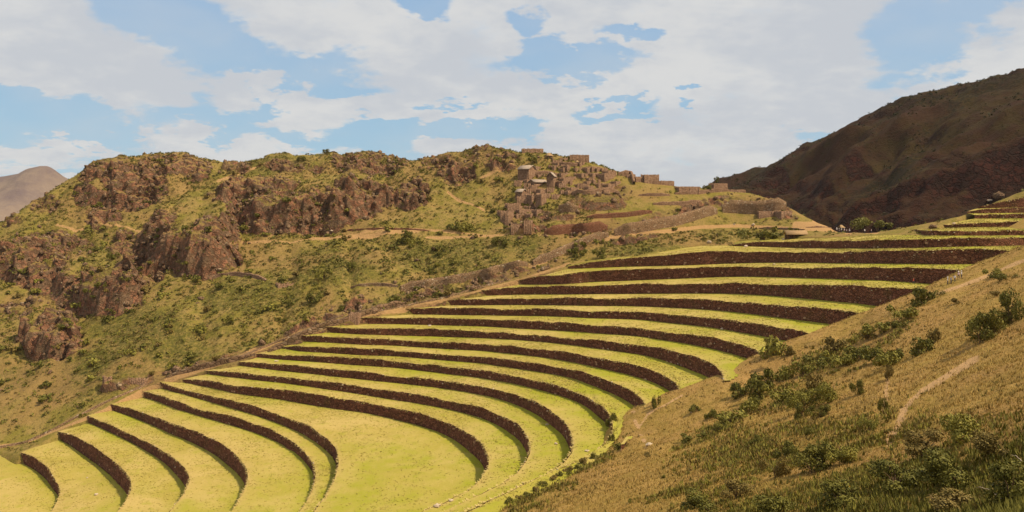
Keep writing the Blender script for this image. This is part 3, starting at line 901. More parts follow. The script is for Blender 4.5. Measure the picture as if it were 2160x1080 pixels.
# soften the tent-like look of the interpolation
def blur(a, s):
    k = np.exp(-0.5 * (np.arange(-3 * s, 3 * s + 1) / s) ** 2)
    k /= k.sum()
    a = np.apply_along_axis(lambda v: np.convolve(np.pad(v, 3 * s, 'edge'), k, 'valid'), 0, a)
    return np.apply_along_axis(lambda v: np.convolve(np.pad(v, 3 * s, 'edge'), k, 'valid'), 1, a)
ZZ = blur(ZZ, 2)
HX, HY = to_px(XX, YY, ZZ)
ROCKS = [(225, 345, 70, 24, -10), (270, 375, 60, 25), (335, 345, 60, 26), (410, 348, 34, 30), (325, 395, 40, 26, 20), (95, 425, 34, 15, -25), (30, 458, 20, 8),
         (215, 450, 40, 26), (75, 512, 80, 26, -10), (45, 560, 60, 26), (160, 510, 40, 20), (200, 600, 95, 48, -8), (110, 590, 50, 40), (345, 480, 40, 40), (320, 540, 36, 60), (430, 505, 60, 55),
         (375, 545, 70, 26), (110, 690, 62, 36, -20), (20, 645, 26, 20), (60, 640, 40, 16, -30), (500, 405, 46, 28), (600, 425, 110, 46, 5), (540, 450, 60, 25), (730, 425, 80, 34), (640, 460, 90, 22), (800, 405, 50, 22, 20),
         (500, 345, 30, 14), (620, 350, 60, 12), (755, 335, 55, 22), (800, 350, 50, 18), (850, 345, 20, 10), (870, 408, 36, 22, -25), (940, 345, 60, 22), (1010, 325, 60, 22), (960, 372, 40, 20), (1060, 340, 40, 20),
         (270, 640, 30, 20), (265, 510, 30, 30), (1245, 425, 50, 20), (1290, 408, 42, 22), (1190, 452, 40, 14), (1110, 475, 44, 24), 
         (900, 622, 80, 22, -10), (1010, 600, 80, 18, -15), (1090, 582, 60, 20, -20), (1160, 562, 50, 14, -20), (720, 672, 90, 16, -12), (640, 700, 60, 15, -20), (560, 738, 80, 14, -20), (430, 772, 90, 16, -15), (760, 645, 60, 16), (340, 795, 60, 12, -15), (270, 812, 60, 10, -10),
         (1450, 440, 100, 12, -15), (1260, 480, 60, 14, -10), (1560, 428, 50, 16), (1640, 440, 46, 14, 25), (560, 480, 60, 12), (1230, 520, 40, 10, -20), (1330, 505, 60, 10, -10)]
PATHS = [([(480, 510), (540, 506), (620, 502), (660, 494), (720, 487), (780, 482), (850, 484), (920, 487), (1000, 493), (1060, 497), (1150, 499)], 2.6),
         ([(660, 494), (720, 490), (800, 490), (880, 489)], 4),
         ([(1420, 484), (1480, 478), (1560, 476), (1640, 479), (1700, 482), (1790, 486), (1850, 490)], 4),
         ([(1680, 474), (1740, 474), (1790, 480), (1790, 488)], 9), ([(1720, 466), (1780, 476)], 7),
         ([(1120, 562), (1180, 535), (1230, 512), (1290, 500), (1340, 494), (1420, 486)], 5),
         ([(945, 405), (970, 420), (1000, 432), (1020, 440)], 3), ([(1015, 375), (1050, 358), (1080, 352)], 3),
         ([(200, 460), (300, 482), (360, 485)], 2.5), ([(120, 470), (160, 478), (190, 470)], 3), ([(460, 375), (560, 345)], 3), ([(350, 800), (420, 780), (500, 755), (540, 735)], 4),
         ([(0, 940), (60, 930), (150, 895), (220, 865), (300, 822), (400, 790), (500, 757), (600, 715), (690, 684), (760, 668), (850, 650), (940, 632), (1020, 610), (1100, 590), (1200, 556)], 2.6),
         ([(1040, 500), (900, 500)], 3)]
LUSH = [(1400, 510, 160, 26, -6), (1100, 520, 110, 20), (520, 620, 120, 40), (300, 700, 160, 60, 20), (150, 780, 160, 60), (680, 560, 120, 40), (950, 540, 120, 30), (1150, 515, 80, 14), (600, 350, 90, 20)]
# bluffs: swell behind, steep face towards the valley
BLUFFS = [(400, 520, 115, 60, 13), (205, 615, 100, 55, 9), (610, 440, 170, 42, 9), (110, 715, 60, 36, 7), (770, 420, 60, 28, 6), (60, 560, 80, 40, 6),
          (250, 400, 90, 40, 5), (1180, 440, 60, 26, 2), (870, 425, 36, 16, 4), (1265, 432, 60, 16, 3)]
face = np.zeros(XX.shape)
wob = 0.22 * fbm(XX, YY, 18, 4)
for (cx, cy, rx, ry, hh) in BLUFFS:
    u_ = (HX - cx) / rx
    v_ = (HY - cy) / ry
    r_ = np.sqrt(u_ ** 2 + np.where(v_ > 0, v_, v_ * 0.5) ** 2) + wob
    m_ = sstep(1.0 - r_, 0.0, 0.34)
    ZZ = ZZ + hh * m_ * (1 - 0.35 * sstep(-v_, 0.2, 1.6)) * (YY < 447)
    face = np.maximum(face, sstep(0.5 - np.abs(r_ - 0.82) * 1.8, 0, 0.3) * (v_ > -0.3))
HX, HY = to_px(XX, YY, ZZ)
rock = np.maximum(ell(HX, HY, ROCKS), face)
rock *= 0.45 + 0.75 * sstep(fbm(XX, YY, 12, 4), -0.3, 0.25)
off = (HX < -60) | (HX > 2230)
rock = np.where(off, sstep(fbm(XX, YY, 45, 3), 0.1, 0.4), rock)
# steep ground shows rock too
path = np.zeros(XX.shape)
for pts, w in PATHS:
    path = np.maximum(path, 1 - sstep(line_dist(HX, HY, pts), w * 0.5, w * 1.3))
lush = ell(HX, HY, LUSH)
flat = sstep(HX, 1180, 1330) * sstep(HY, 350, 400) * (1 - sstep(HX, 2200, 2300))        # the mown plateau is gentle
ins = inside_dist(XX, YY, poly2)
UR = np.array([(1962, 502), (1988, 474), (2035, 453), (2070, 435), (2130, 419), (2300, 395), (2300, 502)], float)
ZZ = ZZ - 3.2 * sstep(inside_dist(np.where(YY > 225, HX, -999), HY, UR), -1, 4) * (YY < 300)
amp = 1 - 0.8 * flat
w1, w2, cid = worley(XX + 3 * fbm(XX, YY, 12, 2), YY * 0.8 + 3 * fbm(XX + 99, YY, 12, 2), 8.0)
v1, v2, cid2 = worley(XX + 1.5 * fbm(XX, YY, 5, 2), YY * 0.8, 3.4)
edge_fade = sstep(-ins, 0.0, 14.0)
vil = sstep(HX, 1075, 1110) * (1 - sstep(HX, 1330, 1360)) * (1 - sstep(HY, 470, 490))
rk = rock * (0.35 + 0.65 * amp) * edge_fade * (1 - 0.72 * vil)
amp = amp * (1 - 0.7 * vil)
rg1 = 1 - np.abs(fbm(XX + 5 * fbm(XX, YY, 14, 2), YY * 0.9, 22, 3)) * 3.2
rg2 = 1 - np.abs(fbm(XX + 31, YY * 0.8 + 2 * fbm(XX, YY, 6, 2), 9, 3)) * 3.0
rg3 = 1 - np.abs(fbm(XX + 77, YY * 0.8, 4, 3)) * 3.0
crag = rk * (3.6 * rg1 + 2.8 * rg2 + 1.5 * rg3 + 2.6 * (cid - 0.4) * sstep(w2 - w1, 0.02, 0.35) + 1.5 * (cid2 - 0.4) * sstep(v2 - v1, 0.0, 0.25) - 2.2)
crag = crag * (1 - 0.55 * sstep(YY, 425, 450)) * 0.68 + rk * 0.7 * fbm(XX, YY, 2.6, 2)
DZ = crag + edge_fade * amp * (2.6 * fbm(XX, YY, 42, 5) + 1.0 * fbm(XX, YY, 9, 4)) * (1 - path * 0.7) + 0.12 * fbm(XX, YY, 3, 3)
# gullies running down the left slope
gul = np.abs(fbm(XX + 0.25 * YY, YY * 0.22, 30, 3))
DZ += -4.0 * (0.25 - np.clip(gul, 0, 0.25)) * 4 * edge_fade * amp * sstep(-XX, 0, 60) * 0.55
# push crags out towards the valley so they stand steep
sx = -0.25 * crag
sy = -0.75 * crag
DZ = DZ - path * edge_fade * 0.3
Zf = ZZ + DZ
_gy, _gx = np.gradient(blur(Zf, 1), GY, GX)
rock = np.maximum(rock, sstep(np.hypot(_gx, _gy), 1.0, 1.6) * (ins < -3))
Zf = np.where(ins > 0.6, Zf - np.minimum((ins - 0.6) * 1.2, 16) - 0.25, Zf)
VH = np.stack([XX + sx, YY + sy, Zf], -1)
FH = grid_faces(*XX.shape)
# nothing of the hill is wanted under the terraces
cut = (ins > 9).reshape(-1)
FH = FH[~cut[FH].all(1)]
hill = mesh_np("hillside", VH.reshape(-1, 3), FH, M_HILL, smooth=True,
               attrs={'mask': np.stack([rock, path, lush], -1).reshape(-1, 3)})
hill['kind'] = 'structure'
BVH_SRC.append((VH.reshape(-1, 3), FH))

# ------------------------------------------------------------------ dry hillside on the near right
NC = [(2160, 1080, 24), (1900, 1080, 33), (1600, 1080, 50), (1400, 1080, 68), (1300, 1080, 82), (1200, 1080, 98), (1100, 1080, 115),
      (2160, 980, 34), (1900, 980, 50), (1650, 980, 80), (1450, 980, 105), (1330, 980, 126),
      (2160, 880, 52), (2000, 880, 68), (1850, 880, 88), (1700, 880, 112), (1500, 880, 145), (1400, 890, 158),
      (2160, 780, 76), (2000, 780, 98), (1850, 780, 125), (1700, 790, 150), (1600, 810, 166),
      (2160, 690, 104), (2000, 700, 128), (1850, 710, 155), (1760, 725, 168),
      (2160, 610, 135), (2050, 620, 152), (1960, 640, 167), (2160, 560, 165), (2100, 575, 172)]
np_ = [P(*c) for c in NC] + near_pts
np_ += [(0, 0, -2.6), (0, -40, 6), (30, 0, 8), (60, 0, 20), (60, -40, 30), (120, 40, 26), (160, 80, 28), (200, 140, 24), (230, 200, 22), (230, 260, 25), (-30, 0, -16), (-40, 40, -40), (-20, 60, -38), (-60, 20, -48), (30, 30, -4), (6, 12, -5.2),
        (120, 120, 4), (140, 170, 4), (160, 210, 4), (230, 0, 60), (230, 100, 45), (-80, 0, -58), (-80, -40, -55), (-30, -40, -8), (100, 80, 3), (10, 40, -17)]
fnear = TPS(np_, 0.02)
NX = np.arange(-90, 240, 0.7)
NY = np.arange(-45, 262, 0.7)
XN, YN = np.meshgrid(NX, NY)
ZN = blur(fnear(XN, YN), 1)
PXn, PYn = to_px(XN, YN, ZN)
insn = inside_dist(XN, YN, poly)
efn = sstep(-insn, 0.5, 8)
dn = np.hypot(XN, YN)
ZN2 = ZN + efn * (0.9 * fbm(XN, YN, 16, 4) + 0.35 * fbm(XN + 40, YN, 4, 3)) + 0.12 * fbm(XN, YN, 1.6, 2)
ZN2 = ZN2 - np.clip(6 - dn, 0, 3) * 0.0
pathn = np.zeros(XN.shape)
vis = (YN > 15) & (PXn > 900)
for pts, w in [([(2060, 750), (1990, 790), (1935, 830), (1905, 870), (1890, 905), (1870, 935)], 8.5), ([(1872, 800), (1868, 840), (1855, 880)], 4),
               ([(1330, 850), (1345, 900), (1365, 945)], 3), ([(1345, 905), (1365, 870), (1440, 830)], 2), ([(2160, 548), (2060, 590), (1960, 625), (1935, 640)], 3)]:
    pathn = np.maximum(pathn, np.where(vis, 1 - sstep(line_dist(PXn, PYn, pts), w * 0.4, w * 1.2), 0))
ZN2 -= 0.2 * pathn
rockn = np.where(vis, ell(PXn, PYn, [(1850, 665, 40, 12, -20), (1720, 730, 30, 8)]), 0) * 0.6
lushn = np.where(vis, ell(PXn, PYn, [(1180, 1010, 140, 26, -32), (1700, 800, 120, 50, -25), (1800, 740, 140, 30, -30), (1900, 980, 400, 90), (1500, 1060, 140, 40), (1480, 915, 80, 16, -20)]), 0)
ZN3 = np.where(insn > 1.2, ZN2 - np.minimum((insn - 1.2) * 1.1, 14), ZN2)
VN = np.stack([XN, YN, ZN3], -1)
FN = grid_faces(*XN.shape)
cutn = (insn > 10).reshape(-1)
FN = FN[~cutn[FN].all(1)]
near = mesh_np("near_hillside", VN.reshape(-1, 3), FN, M_NEAR, smooth=True, attrs={'mask': np.stack([rockn, pathn, lushn], -1).reshape(-1, 3)})
near['kind'] = 'structure'
BVH_SRC.append((VN.reshape(-1, 3), FN))


def near_z(x, y):
    fx = np.clip((np.asarray(x) - NX[0]) / 0.7, 0, len(NX) - 2)
    fy = np.clip((np.asarray(y) - NY[0]) / 0.7, 0, len(NY) - 2)
    i = fx.astype(int)
    j = fy.astype(int)
    u = fx - i
    v = fy - j
    return ((ZN3[j, i] * (1 - u) + ZN3[j, i + 1] * u) * (1 - v) + (ZN3[j + 1, i] * (1 - u) + ZN3[j + 1, i + 1] * u) * v)


# ------------------------------------------------------------------ big shaded hill on the right
RC = [(1490, 384, 760), (1530, 377, 740), (1570, 368, 720), (1600, 357, 710), (1650, 335, 690), (1700, 305, 670), (1760, 280, 650), (1800, 254, 640), (1850, 228, 625), (1900, 205, 612), (1950, 194, 602),
      (2000, 185, 592), (2060, 174, 580), (2110, 163, 570), (2160, 157, 560), (2300, 135, 540), (2500, 120, 520),
      (1500, 430, 620), (1560, 430, 600), (1620, 430, 570), (1560, 395, 690), (1640, 380, 640), (1700, 440, 520), (1700, 400, 560), (1700, 350, 620),
      (1800, 480, 420), (1800, 430, 470), (1800, 380, 520), (1800, 330, 565), (1800, 290, 605), (1900, 490, 370), (1900, 450, 405), (1900, 400, 455), (1900, 350, 500), (1900, 290, 545), (1900, 240, 585),
      (2000, 460, 350), (2000, 420, 390), (2000, 370, 435), (2000, 310, 480), (2000, 250, 530), (2000, 210, 570), (2100, 420, 355), (2100, 370, 395), (2100, 310, 440), (2100, 250, 485), (2100, 200, 535),
      (2160, 400, 350), (2160, 340, 395), (2160, 280, 440), (2160, 220, 490), (2400, 300, 400), (2600, 250, 400), (1400, 440, 700)]
rp = [P(*c) for c in RC]
for c in RC[:17]:
    X, Y, Z = P(*c)
    rp.append((X + 60, Y + 60, Z - 12))
    rp.append((X + 200, Y + 200, Z - 90))
rp += [(130, 400, -90), (160, 360, -70), (200, 330, -60), (90, 480, -110), (60, 640, -120), (700, 700, 60), (700, 300, 90), (60, 900, -150), (400, 1000, -60), (230, 300, -40), (500, 300, 60)]
frh = TPS(rp, 0.02)
RX = np.arange(70, 760, 2.0)
RY = np.arange(318, 960, 2.4)
XR, YR = np.meshgrid(RX, RY)
ZR = blur(frh(XR, YR), 2)
PXr, PYr = to_px(XR, YR, ZR)
rk3 = sstep(fbm(XR * 0.6, YR + ZR * 1.5, 60, 4), 0.0, 0.35)
rk3 = np.maximum(rk3 * 0.8, ell(PXr, PYr, [(1700, 390, 60, 24), (1840, 350, 60, 18), (1600, 395, 60, 14), (1640, 375, 30, 14), (2000, 345, 60, 16), (1780, 430, 90, 24)]))
# spurs running down to the left with sunny crests
rid = 1 - np.abs(fbm(XR * 0.42 + YR * 0.35, YR * 1.0 - XR * 0.35, 70, 4)) * 3
topfade = 1 - 0.75 * sstep(YR + 0.35 * XR, 690, 760)
ZR2 = ZR + topfade * 13 * (rid - 0.4) * sstep(YR, 318, 360) * (1 - 0.7 * sstep(ZR, 45, 75)) + topfade * 6.0 * fbm(XR, YR, 36, 4) * (1 - 0.6 * sstep(ZR, 45, 75)) + 2.4 * fbm(XR, YR, 9, 3)
w1r, w2r, cr = worley(XR, YR, 11)
ZR2 += rk3 * (4.5 * (cr - 0.4) * sstep(w2r - w1r, 0, 0.3))
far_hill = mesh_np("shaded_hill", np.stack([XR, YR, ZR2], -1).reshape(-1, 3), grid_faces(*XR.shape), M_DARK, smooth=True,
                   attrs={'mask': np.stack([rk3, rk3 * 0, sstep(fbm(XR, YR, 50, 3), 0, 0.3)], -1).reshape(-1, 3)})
far_hill['kind'] = 'structure'
BVH_SRC.append((np.stack([XR, YR, ZR2], -1).reshape(-1, 3), grid_faces(*XR.shape)))

# ------------------------------------------------------------------ distant mountain on the left and the valley floor
FC = np.array([(-400, 330), (-250, 345), (-120, 372), (-60, 380), (0, 370), (22, 367), (40, 364), (60, 352), (80, 348), (98, 348), (110, 354), (122, 368), (134, 382), (150, 400), (175, 425), (220, 450), (300, 470), (420, 500)], float)
fx = np.arange(-2700, -560, 14.0)
fy = np.arange(2000, 4200, 22.0)
XF, YF = np.meshgrid(fx, fy)
colpx = 1080 + XF / 3000 * F_PX
ridge = -(np.interp(colpx, FC[:, 0], FC[:, 1]) - YH) / F_PX * 3000
t = np.clip((YF - 2000) / 1000, 0, 1)
ZF = np.where(YF < 3000, -230 + (ridge + 230) * (0.45 * t + 0.55 * t ** 2.2), ridge - (YF - 3000) * 0.35)
ZF += (60 * fbm(XF, YF * 0.5, 260, 6) - 60 * np.abs(fbm(XF, YF * 0.25, 200, 4))) * np.sin(np.clip(t, 0, 1) * np.pi) ** 0.6 + 8 * fbm(XF, YF, 60, 4) * (1 - np.exp(-np.abs(YF - 3000) / 60))
fm = mesh_np("distant_mountain", np.stack([XF, YF, ZF], -1).reshape(-1, 3), grid_faces(*XF.shape), M_FAR, smooth=True)
fm['kind'] = 'structure'
q = 16000.0
vx = np.linspace(-q, q, 41)
XV, YV = np.meshgrid(vx, vx)
ZV = np.full(XV.shape, -150.0)
ZV = np.where(np.hypot(XV, YV) < 1500, -150, -230)
gv = mesh_np("valley_floor", np.stack([XV, YV, ZV], -1).reshape(-1, 3), grid_faces(*XV.shape), M_VALLEY)
gv['kind'] = 'structure'

# ------------------------------------------------------------------ one search tree over all ground for placing things
vs = []
fs = []
o_ = 0
for v, f_ in BVH_SRC:
    vs.append(v)
    fs.append(f_ + o_)
    o_ += len(v)
BV = BVHTree.FromPolygons(np.concatenate(vs).tolist(), np.concatenate(fs).tolist())


def hit(px, py):
    d = Vector(((px - 1080) / F_PX, 1, -(py - YH) / F_PX)).normalized()
    r = BV.ray_cast(Vector((0, 0, 0)), d)
    if r[0] is None:
        r = BV.ray_cast(Vector((0, 0, 0)), Vector((d.x, d.y, d.z - 0.01)).normalized())
    return r[0]


def drop(x, y, top=200):
    r = BV.ray_cast(Vector((x, y, top)), Vector((0, 0, -1)))
    return r[0]

# ------------------------------------------------------------------ vegetation
def leaf_cluster(n_leaf, size, flat=0.8, leaf=0.12, seed=0, lobes=6):
    r = np.random.default_rng(seed)
    cen = r.normal(0, 0.42, (lobes, 3)) * np.array([1, 1, 0.55]) + np.array([0, 0, 0.62])
    rad = r.uniform(0.28, 0.5, lobes)
    w = r.integers(0, lobes, n_leaf)
    d = r.normal(0, 1, (n_leaf, 3))
    d /= np.linalg.norm(d, axis=1)[:, None]
    p = cen[w] + d * (rad[w] * r.uniform(0.55, 1.05, n_leaf))[:, None]
    p[:, 2] = np.abs(p[:, 2]) * flat
    p *= size
    u = r.normal(0, 1, (n_leaf, 3))
    u /= np.linalg.norm(u, axis=1)[:, None]
    v = np.cross(u, d + 0.3 * r.normal(0, 1, (n_leaf, 3)))
    v /= np.linalg.norm(v, axis=1)[:, None] + 1e-9
    s = leaf * r.uniform(0.6, 1.3, (n_leaf, 1))
    V = np.stack([p - u * s, p + v * s * 0.6, p + u * s, p - v * s * 0.6], 1).reshape(-1, 3)
    return V, np.arange(len(V)).reshape(-1, 4)


def stems(size, n, seed):
    r = np.random.default_rng(seed + 100)
    VV = []
    FF = []
    for i in range(n):
        a = r.uniform(0, 6.28)
        e = np.array([math.cos(a) * 0.4, math.sin(a) * 0.4, r.uniform(0.5, 0.9)]) * size
        k = 4
        w0, w1 = 0.03 * size, 0.012 * size
        mid = e * 0.5 + np.array([0, 0, 0.1 * size])
        for j, (c, w) in enumerate(((np.array([0, 0, -0.3 * size]), w0), (mid, (w0 + w1) / 2), (e, w1))):
            for q in range(k):
                t = 2 * math.pi * q / k
                VV.append(c + np.array([math.cos(t) * w, math.sin(t) * w, 0]))
        b = i * 12
        for j in range(2):
            for q in range(k):
                FF.append((b + j * 4 + q, b + j * 4 + (q + 1) % 4, b + (j + 1) * 4 + (q + 1) % 4, b + (j + 1) * 4 + q))
    return np.array(VV), np.array(FF)


SHR = {}


def shrub_proto(kind, seed):
    """kind: (leaves, leaf size, flatness, material)"""
    n, leaf, flat, mat = kind
    V, Fc = leaf_cluster(n, 1.0, flat, leaf, seed)
    f = mesh_np("foliage", V, Fc, mat)
    sv, sf = stems(1.0, 7, seed)
    s = mesh_np("stem", sv, sf, M_STEM)
    COL.objects.unlink(f)
    COL.objects.unlink(s)
    return f.data, s.data


KINDS = {'near': (2600, 0.052, 0.85), 'mid': (700, 0.10, 0.8), 'far': (130, 0.24, 0.75)}
for kk, (n, lf, fl) in KINDS.items():
    for mi, mm in enumerate((M_LEAF, M_LEAF2, M_LEAF3)):
        SHR[kk, mi] = [shrub_proto((n, lf, fl, mm), 10 * mi + q + len(kk)) for q in range(3)]


def shrub(loc, w, h, kk, mi, label, group, parts=True, name="shrub"):
    r = random.Random(int(loc[0] * 91 + loc[1] * 17))
    fo, st = r.choice(SHR[kk, mi])
    rot = r.uniform(0, 6.28)
    sc = (w * 0.5 / 0.85, w * 0.5 / 0.85, h / 0.95)
    if parts:
        e = empty(name, loc, rot)
        e.scale = sc
        for nm, dm in (("foliage", fo), ("stem", st)):
            o = bpy.data.objects.new(nm, dm)
            COL.objects.link(o)
            o.parent = e
        tag(e, label, "shrub", group)
        return e
    o = bpy.data.objects.new(name, fo)
    COL.objects.link(o)
    o.location = loc
    o.rotation_euler = (0, 0, rot)
    o.scale = sc
    tag(o, label, "shrub", group)
    return o


G1 = "shrubs on the dry near hillside"
# (x, foot row, width px, height px, material, label)
NEAR_SHRUBS = [
    (1630, 752, 52, 40, 1, "round green bush at the end of a terrace wall, edge of the dry slope"),
    (1662, 752, 26, 18, 2, "small brown bush just right of the round green bush by the terraces"),
    (2078, 722, 60, 56, 0, "dark green bush casting a shadow, lower of the two big ones near the right edge"),
    (2102, 702, 50, 34, 1, "bright leafy bush between the two big dark bushes near the right edge"),
    (2138, 682, 56, 56, 0, "dark green bush at the right edge, higher of the two big ones"),
    (1380, 862, 15, 30, 0, "slim upright lone bush where a terrace wall meets the dry slope"),
    (1292, 898, 22, 26, 0, "small dark bush at the foot of the terrace hook, top one"),
    (1290, 930, 16, 22, 0, "narrow dark bush just below the one at the terrace hook"),
    (1306, 948, 34, 14, 0, "low wide bush on the slope under the terrace hook"),
    (1468, 870, 22, 15, 0, "small bush beside a pale stone on the tan slope"),
    (1502, 884, 24, 20, 0, "small dark bush right of the one beside a pale stone"),
    (1560, 838, 40, 30, 0, "dark bush at the left end of the big thicket"),
    (1600, 846, 44, 40, 0, "tall dark bush in the left part of the big thicket"),
    (1622, 822, 40, 38, 0, "dark leafy bush at the middle of the left thicket"),
    (1650, 800, 40, 26, 1, "bright bush on top of the left thicket"),
    (1590, 868, 40, 22, 1, "yellow green bush under the left thicket"),
    (1945, 645, 42, 34, 0, "dark bush high on the slope, first below the terraces at right"),
    (1968, 630, 24, 20, 0, "small dark bush above the highest dark one on the slope"),
    (1922, 672, 44, 24, 1, "bright bush below the highest dark bush on the slope"),
    (1895, 690, 30, 18, 0, "small dark bush left of the slope's upper bright bush"),
    (1865, 704, 40, 24, 1, "green bush in the middle of the upper diagonal row"),
    (1835, 714, 34, 20, 2, "dull bush at the lower end of the upper diagonal row"),
    (1820, 756, 44, 26, 0, "bush at the left end of the central row on the slope"),
    (1855, 762, 46, 32, 0, "dark bush in the central row on the slope"),
    (1878, 776, 44, 28, 1, "bright bush under the central row on the slope"),
    (1905, 756, 40, 26, 0, "bush right of the middle in the central row"),
    (1945, 748, 44, 30, 0, "dark bush at the right end of the central row"),
    (1972, 722, 26, 34, 2, "dull brown bush above the right end of the central row"),
    (1765, 742, 44, 26, 2, "dull bush left of the central row"),
    (1745, 770, 44, 24, 0, "wide bush in the lower left row of the slope"),
    (1700, 790, 40, 22, 1, "bright bush low in the lower left row"),
    (1790, 770, 44, 24, 1, "light green bush between the central and lower rows"),
    (1875, 800, 22, 24, 2, "small brown tuft bush above the foot path"),
    (1816, 832, 26, 24, 0, "small dark bush left of the faint upper track"),
    (1722, 824, 40, 30, 2, "dull bush in the lower thicket"),
    (1756, 848, 50, 34, 1, "broad yellow green bush in the lower thicket"),
    (1700, 868, 56, 36, 1, "bright broad bush at the foot of the lower thicket"),
    (1690, 884, 34, 26, 0, "dark bush at the bottom end of the lower thicket"),
    (1735, 880, 30, 20, 0, "small dark bush right of the bottom end of the lower thicket"),
    (1660, 845, 44, 26, 1, "light bush left in the lower thicket"),
    (1866, 868, 20, 26, 0, "dark upright bush beside the foot path"),
    (1712, 918, 34, 22, 0, "dark low bush on its own patch of tan grass"),
    (1662, 968, 60, 48, 0, "dark bush at the left end of the bottom thicket"),
    (1720, 1000, 110, 66, 0, "largest dark bush in the lower right thicket"),
    (1790, 978, 90, 44, 1, "green bush right of the largest dark bush"),
    (1640, 1010, 60, 50, 2, "dull bush at the bottom thicket's lower left"),
    (1838, 905, 40, 24, 1, "green bush just left of the foot path's lower end"),
    (2030, 935, 120, 72, 1, "big bright leafed bush in the lower right corner area"),
    (1960, 965, 130, 60, 2, "broad dull bush under the foot path's lower end"),
    (2100, 965, 110, 60, 2, "dull bush right of the big bright leafed one"),
    (1900, 1030, 150, 60, 0, "dark spreading bush near the bottom edge"),
    (2040, 1030, 160, 70, 0, "dark spreading bush right of the yellow flowers"),
    (2150, 1060, 160, 90, 0, "dark bush cut off by the lower right corner"),
    (1780, 1070, 140, 56, 0, "dark bush at the bottom edge left of the yellow flowers"),
    (1640, 1085, 130, 50, 0, "dark bush at the bottom edge, second from left of the dark mass"),
    (1500, 1082, 110, 40, 0, "dark bush where the dark mass begins at the bottom edge"),
    (1560, 1052, 90, 36, 2, "dull bush above the start of the dark mass"),
    (2000, 1085, 150, 50, 2, "dull bush at the bottom edge under the yellow flowers"),
    (1596, 938, 36, 26, 0, "small bush alone right of the tan shoulder"),
    (1450, 934, 44, 16, 0, "low bush at the left end of the short row on tan grass"),
    (1490, 922, 44, 16, 0, "low bush in the middle of the short row on tan grass"),
    (1525, 906, 34, 16, 1, "low bright bush at the right end of the short row"),
    (1545, 892, 50, 20, 1, "wide pale bush above the short row on tan grass"),
    (2120, 590, 34, 16, 0, "small dark bush beside the slope crest, nearest the right edge"),
    (2100, 584, 26, 18, 1, "small bright bush next to the crest bush near the right edge"),
    (1398, 1008, 18, 8, 0, "tiny bush in the middle of the bare tan slope"),
    (1330, 1060, 16, 12, 1, "tiny green bush near the bottom edge on tan grass"),
    (1372, 964, 26, 10, 2, "tiny dull bush below the pale flat stone"),
    (2020, 640, 20, 10, 2, "tiny dull bush on the upper tan slope"),
    (2105, 625, 24, 10, 2, "tiny dull bush on the upper tan slope near the right edge"),
]
for k in range(11):
    t = k / 10
    NEAR_SHRUBS.append((1254 - 175 * t + random.uniform(-4, 4), 968 + 96 * t + 3 * math.sin(k), 30 - 6 * t, 14 + 3 * math.sin(k * 2.1), 2 if k % 2 else 0, None))
WORDN = ["first", "second", "third", "fourth", "fifth", "sixth", "seventh", "eighth", "ninth", "tenth", "last"]
hk = 0
for (x, y, w, h, mi, lab) in NEAR_SHRUBS:
    px = min(x, 2158)
    p = hit(x, y)
    if p is None:
        continue
    sc = p.y / F_PX
    kq = 1.1 if y < 900 else 0.78
    W_, H_ = w * sc * kq, h * sc * kq
    kk = 'near' if p.y < 120 else 'mid'
    if lab is None:
        lab = "low hedge bush on the last terrace lip, %s from its upper end" % WORDN[hk]
        hk += 1
        gp = "hedge bushes along the last terrace edge"
    else:
        gp = G1
    shrub((p.x, p.y + W_ * 0.2, p.z - 0.12 * H_), W_, H_, kk, mi, lab, gp)

# individual shrubs on the far hill: the large ones
rr = random.Random(5)
cnt = 0
tries = 0
LB = {0: "dark green shrub on the grassy hill across the terraces",
      1: "bright green shrub on the grassy hill across the terraces",
      2: "dull olive shrub on the grassy hill across the terraces"}
NAMED_FAR = [(978, 488, 24, 18, 1, "round green bush under the left foot of the ruins' spur"), (855, 512, 24, 22, 0, "dark bush just below the earthen path in the middle of the hill"),
             (870, 520, 20, 16, 1, "bright bush beside the dark one below the earthen path"), (682, 588, 22, 18, 1, "bright bush right of the ruined wall fragments"),
             (745, 570, 20, 18, 0, "dark bush in the meadow right of the ruined wall fragments"), (1055, 518, 30, 18, 0, "dark wide bush left of the road embankment, under the spur"),
             (662, 640, 30, 22, 0, "dark bush on the meadow below the long low ruin wall"), (835, 635, 34, 16, 0, "dark bush on top of the stony bank above the terraces"),
             (1610, 506, 52, 24, 0, "dark rounded bush at the left end of the shelter"), (1270, 545, 22, 18, 0, "dark bush on the stony bank at the head of the terraces"),
             (1493, 386, 14, 14, 0, "small dark tree on the skyline right of the long ruin block"), (1513, 385, 10, 10, 0, "tiny dark tree on the skyline, right of its bigger neighbour"),
             (635, 322, 16, 10, 0, "dark bush standing on the skyline of the middle hill"), (690, 324, 14, 8, 0, "flat dark bush on the skyline left of the rocky knob"),
             (235, 548, 20, 16, 0, "dark bush between crags on the left hill"), (190, 490, 30, 14, 1, "bright green bush under the small crag on the left hill"),
             (1216, 542, 24, 16, 0, "bush beside the stone road above the terraces"), (1820, 478, 26, 18, 1, "pale bush at the mouth of the dark valley"),
             (1850, 486, 44, 26, 0, "dark bush at the mouth of the dark valley, right of the pale one")]
for (x, y, w, h, mi, lab) in NAMED_FAR:
    p = hit(x, y)
    if p is None:
        continue
    sc = p.y / F_PX
    shrub((p.x, p.y, p.z - 0.1), w * sc * 1.1, h * sc * 1.1, 'mid', mi, lab, "bushes on the far hill that stand out")
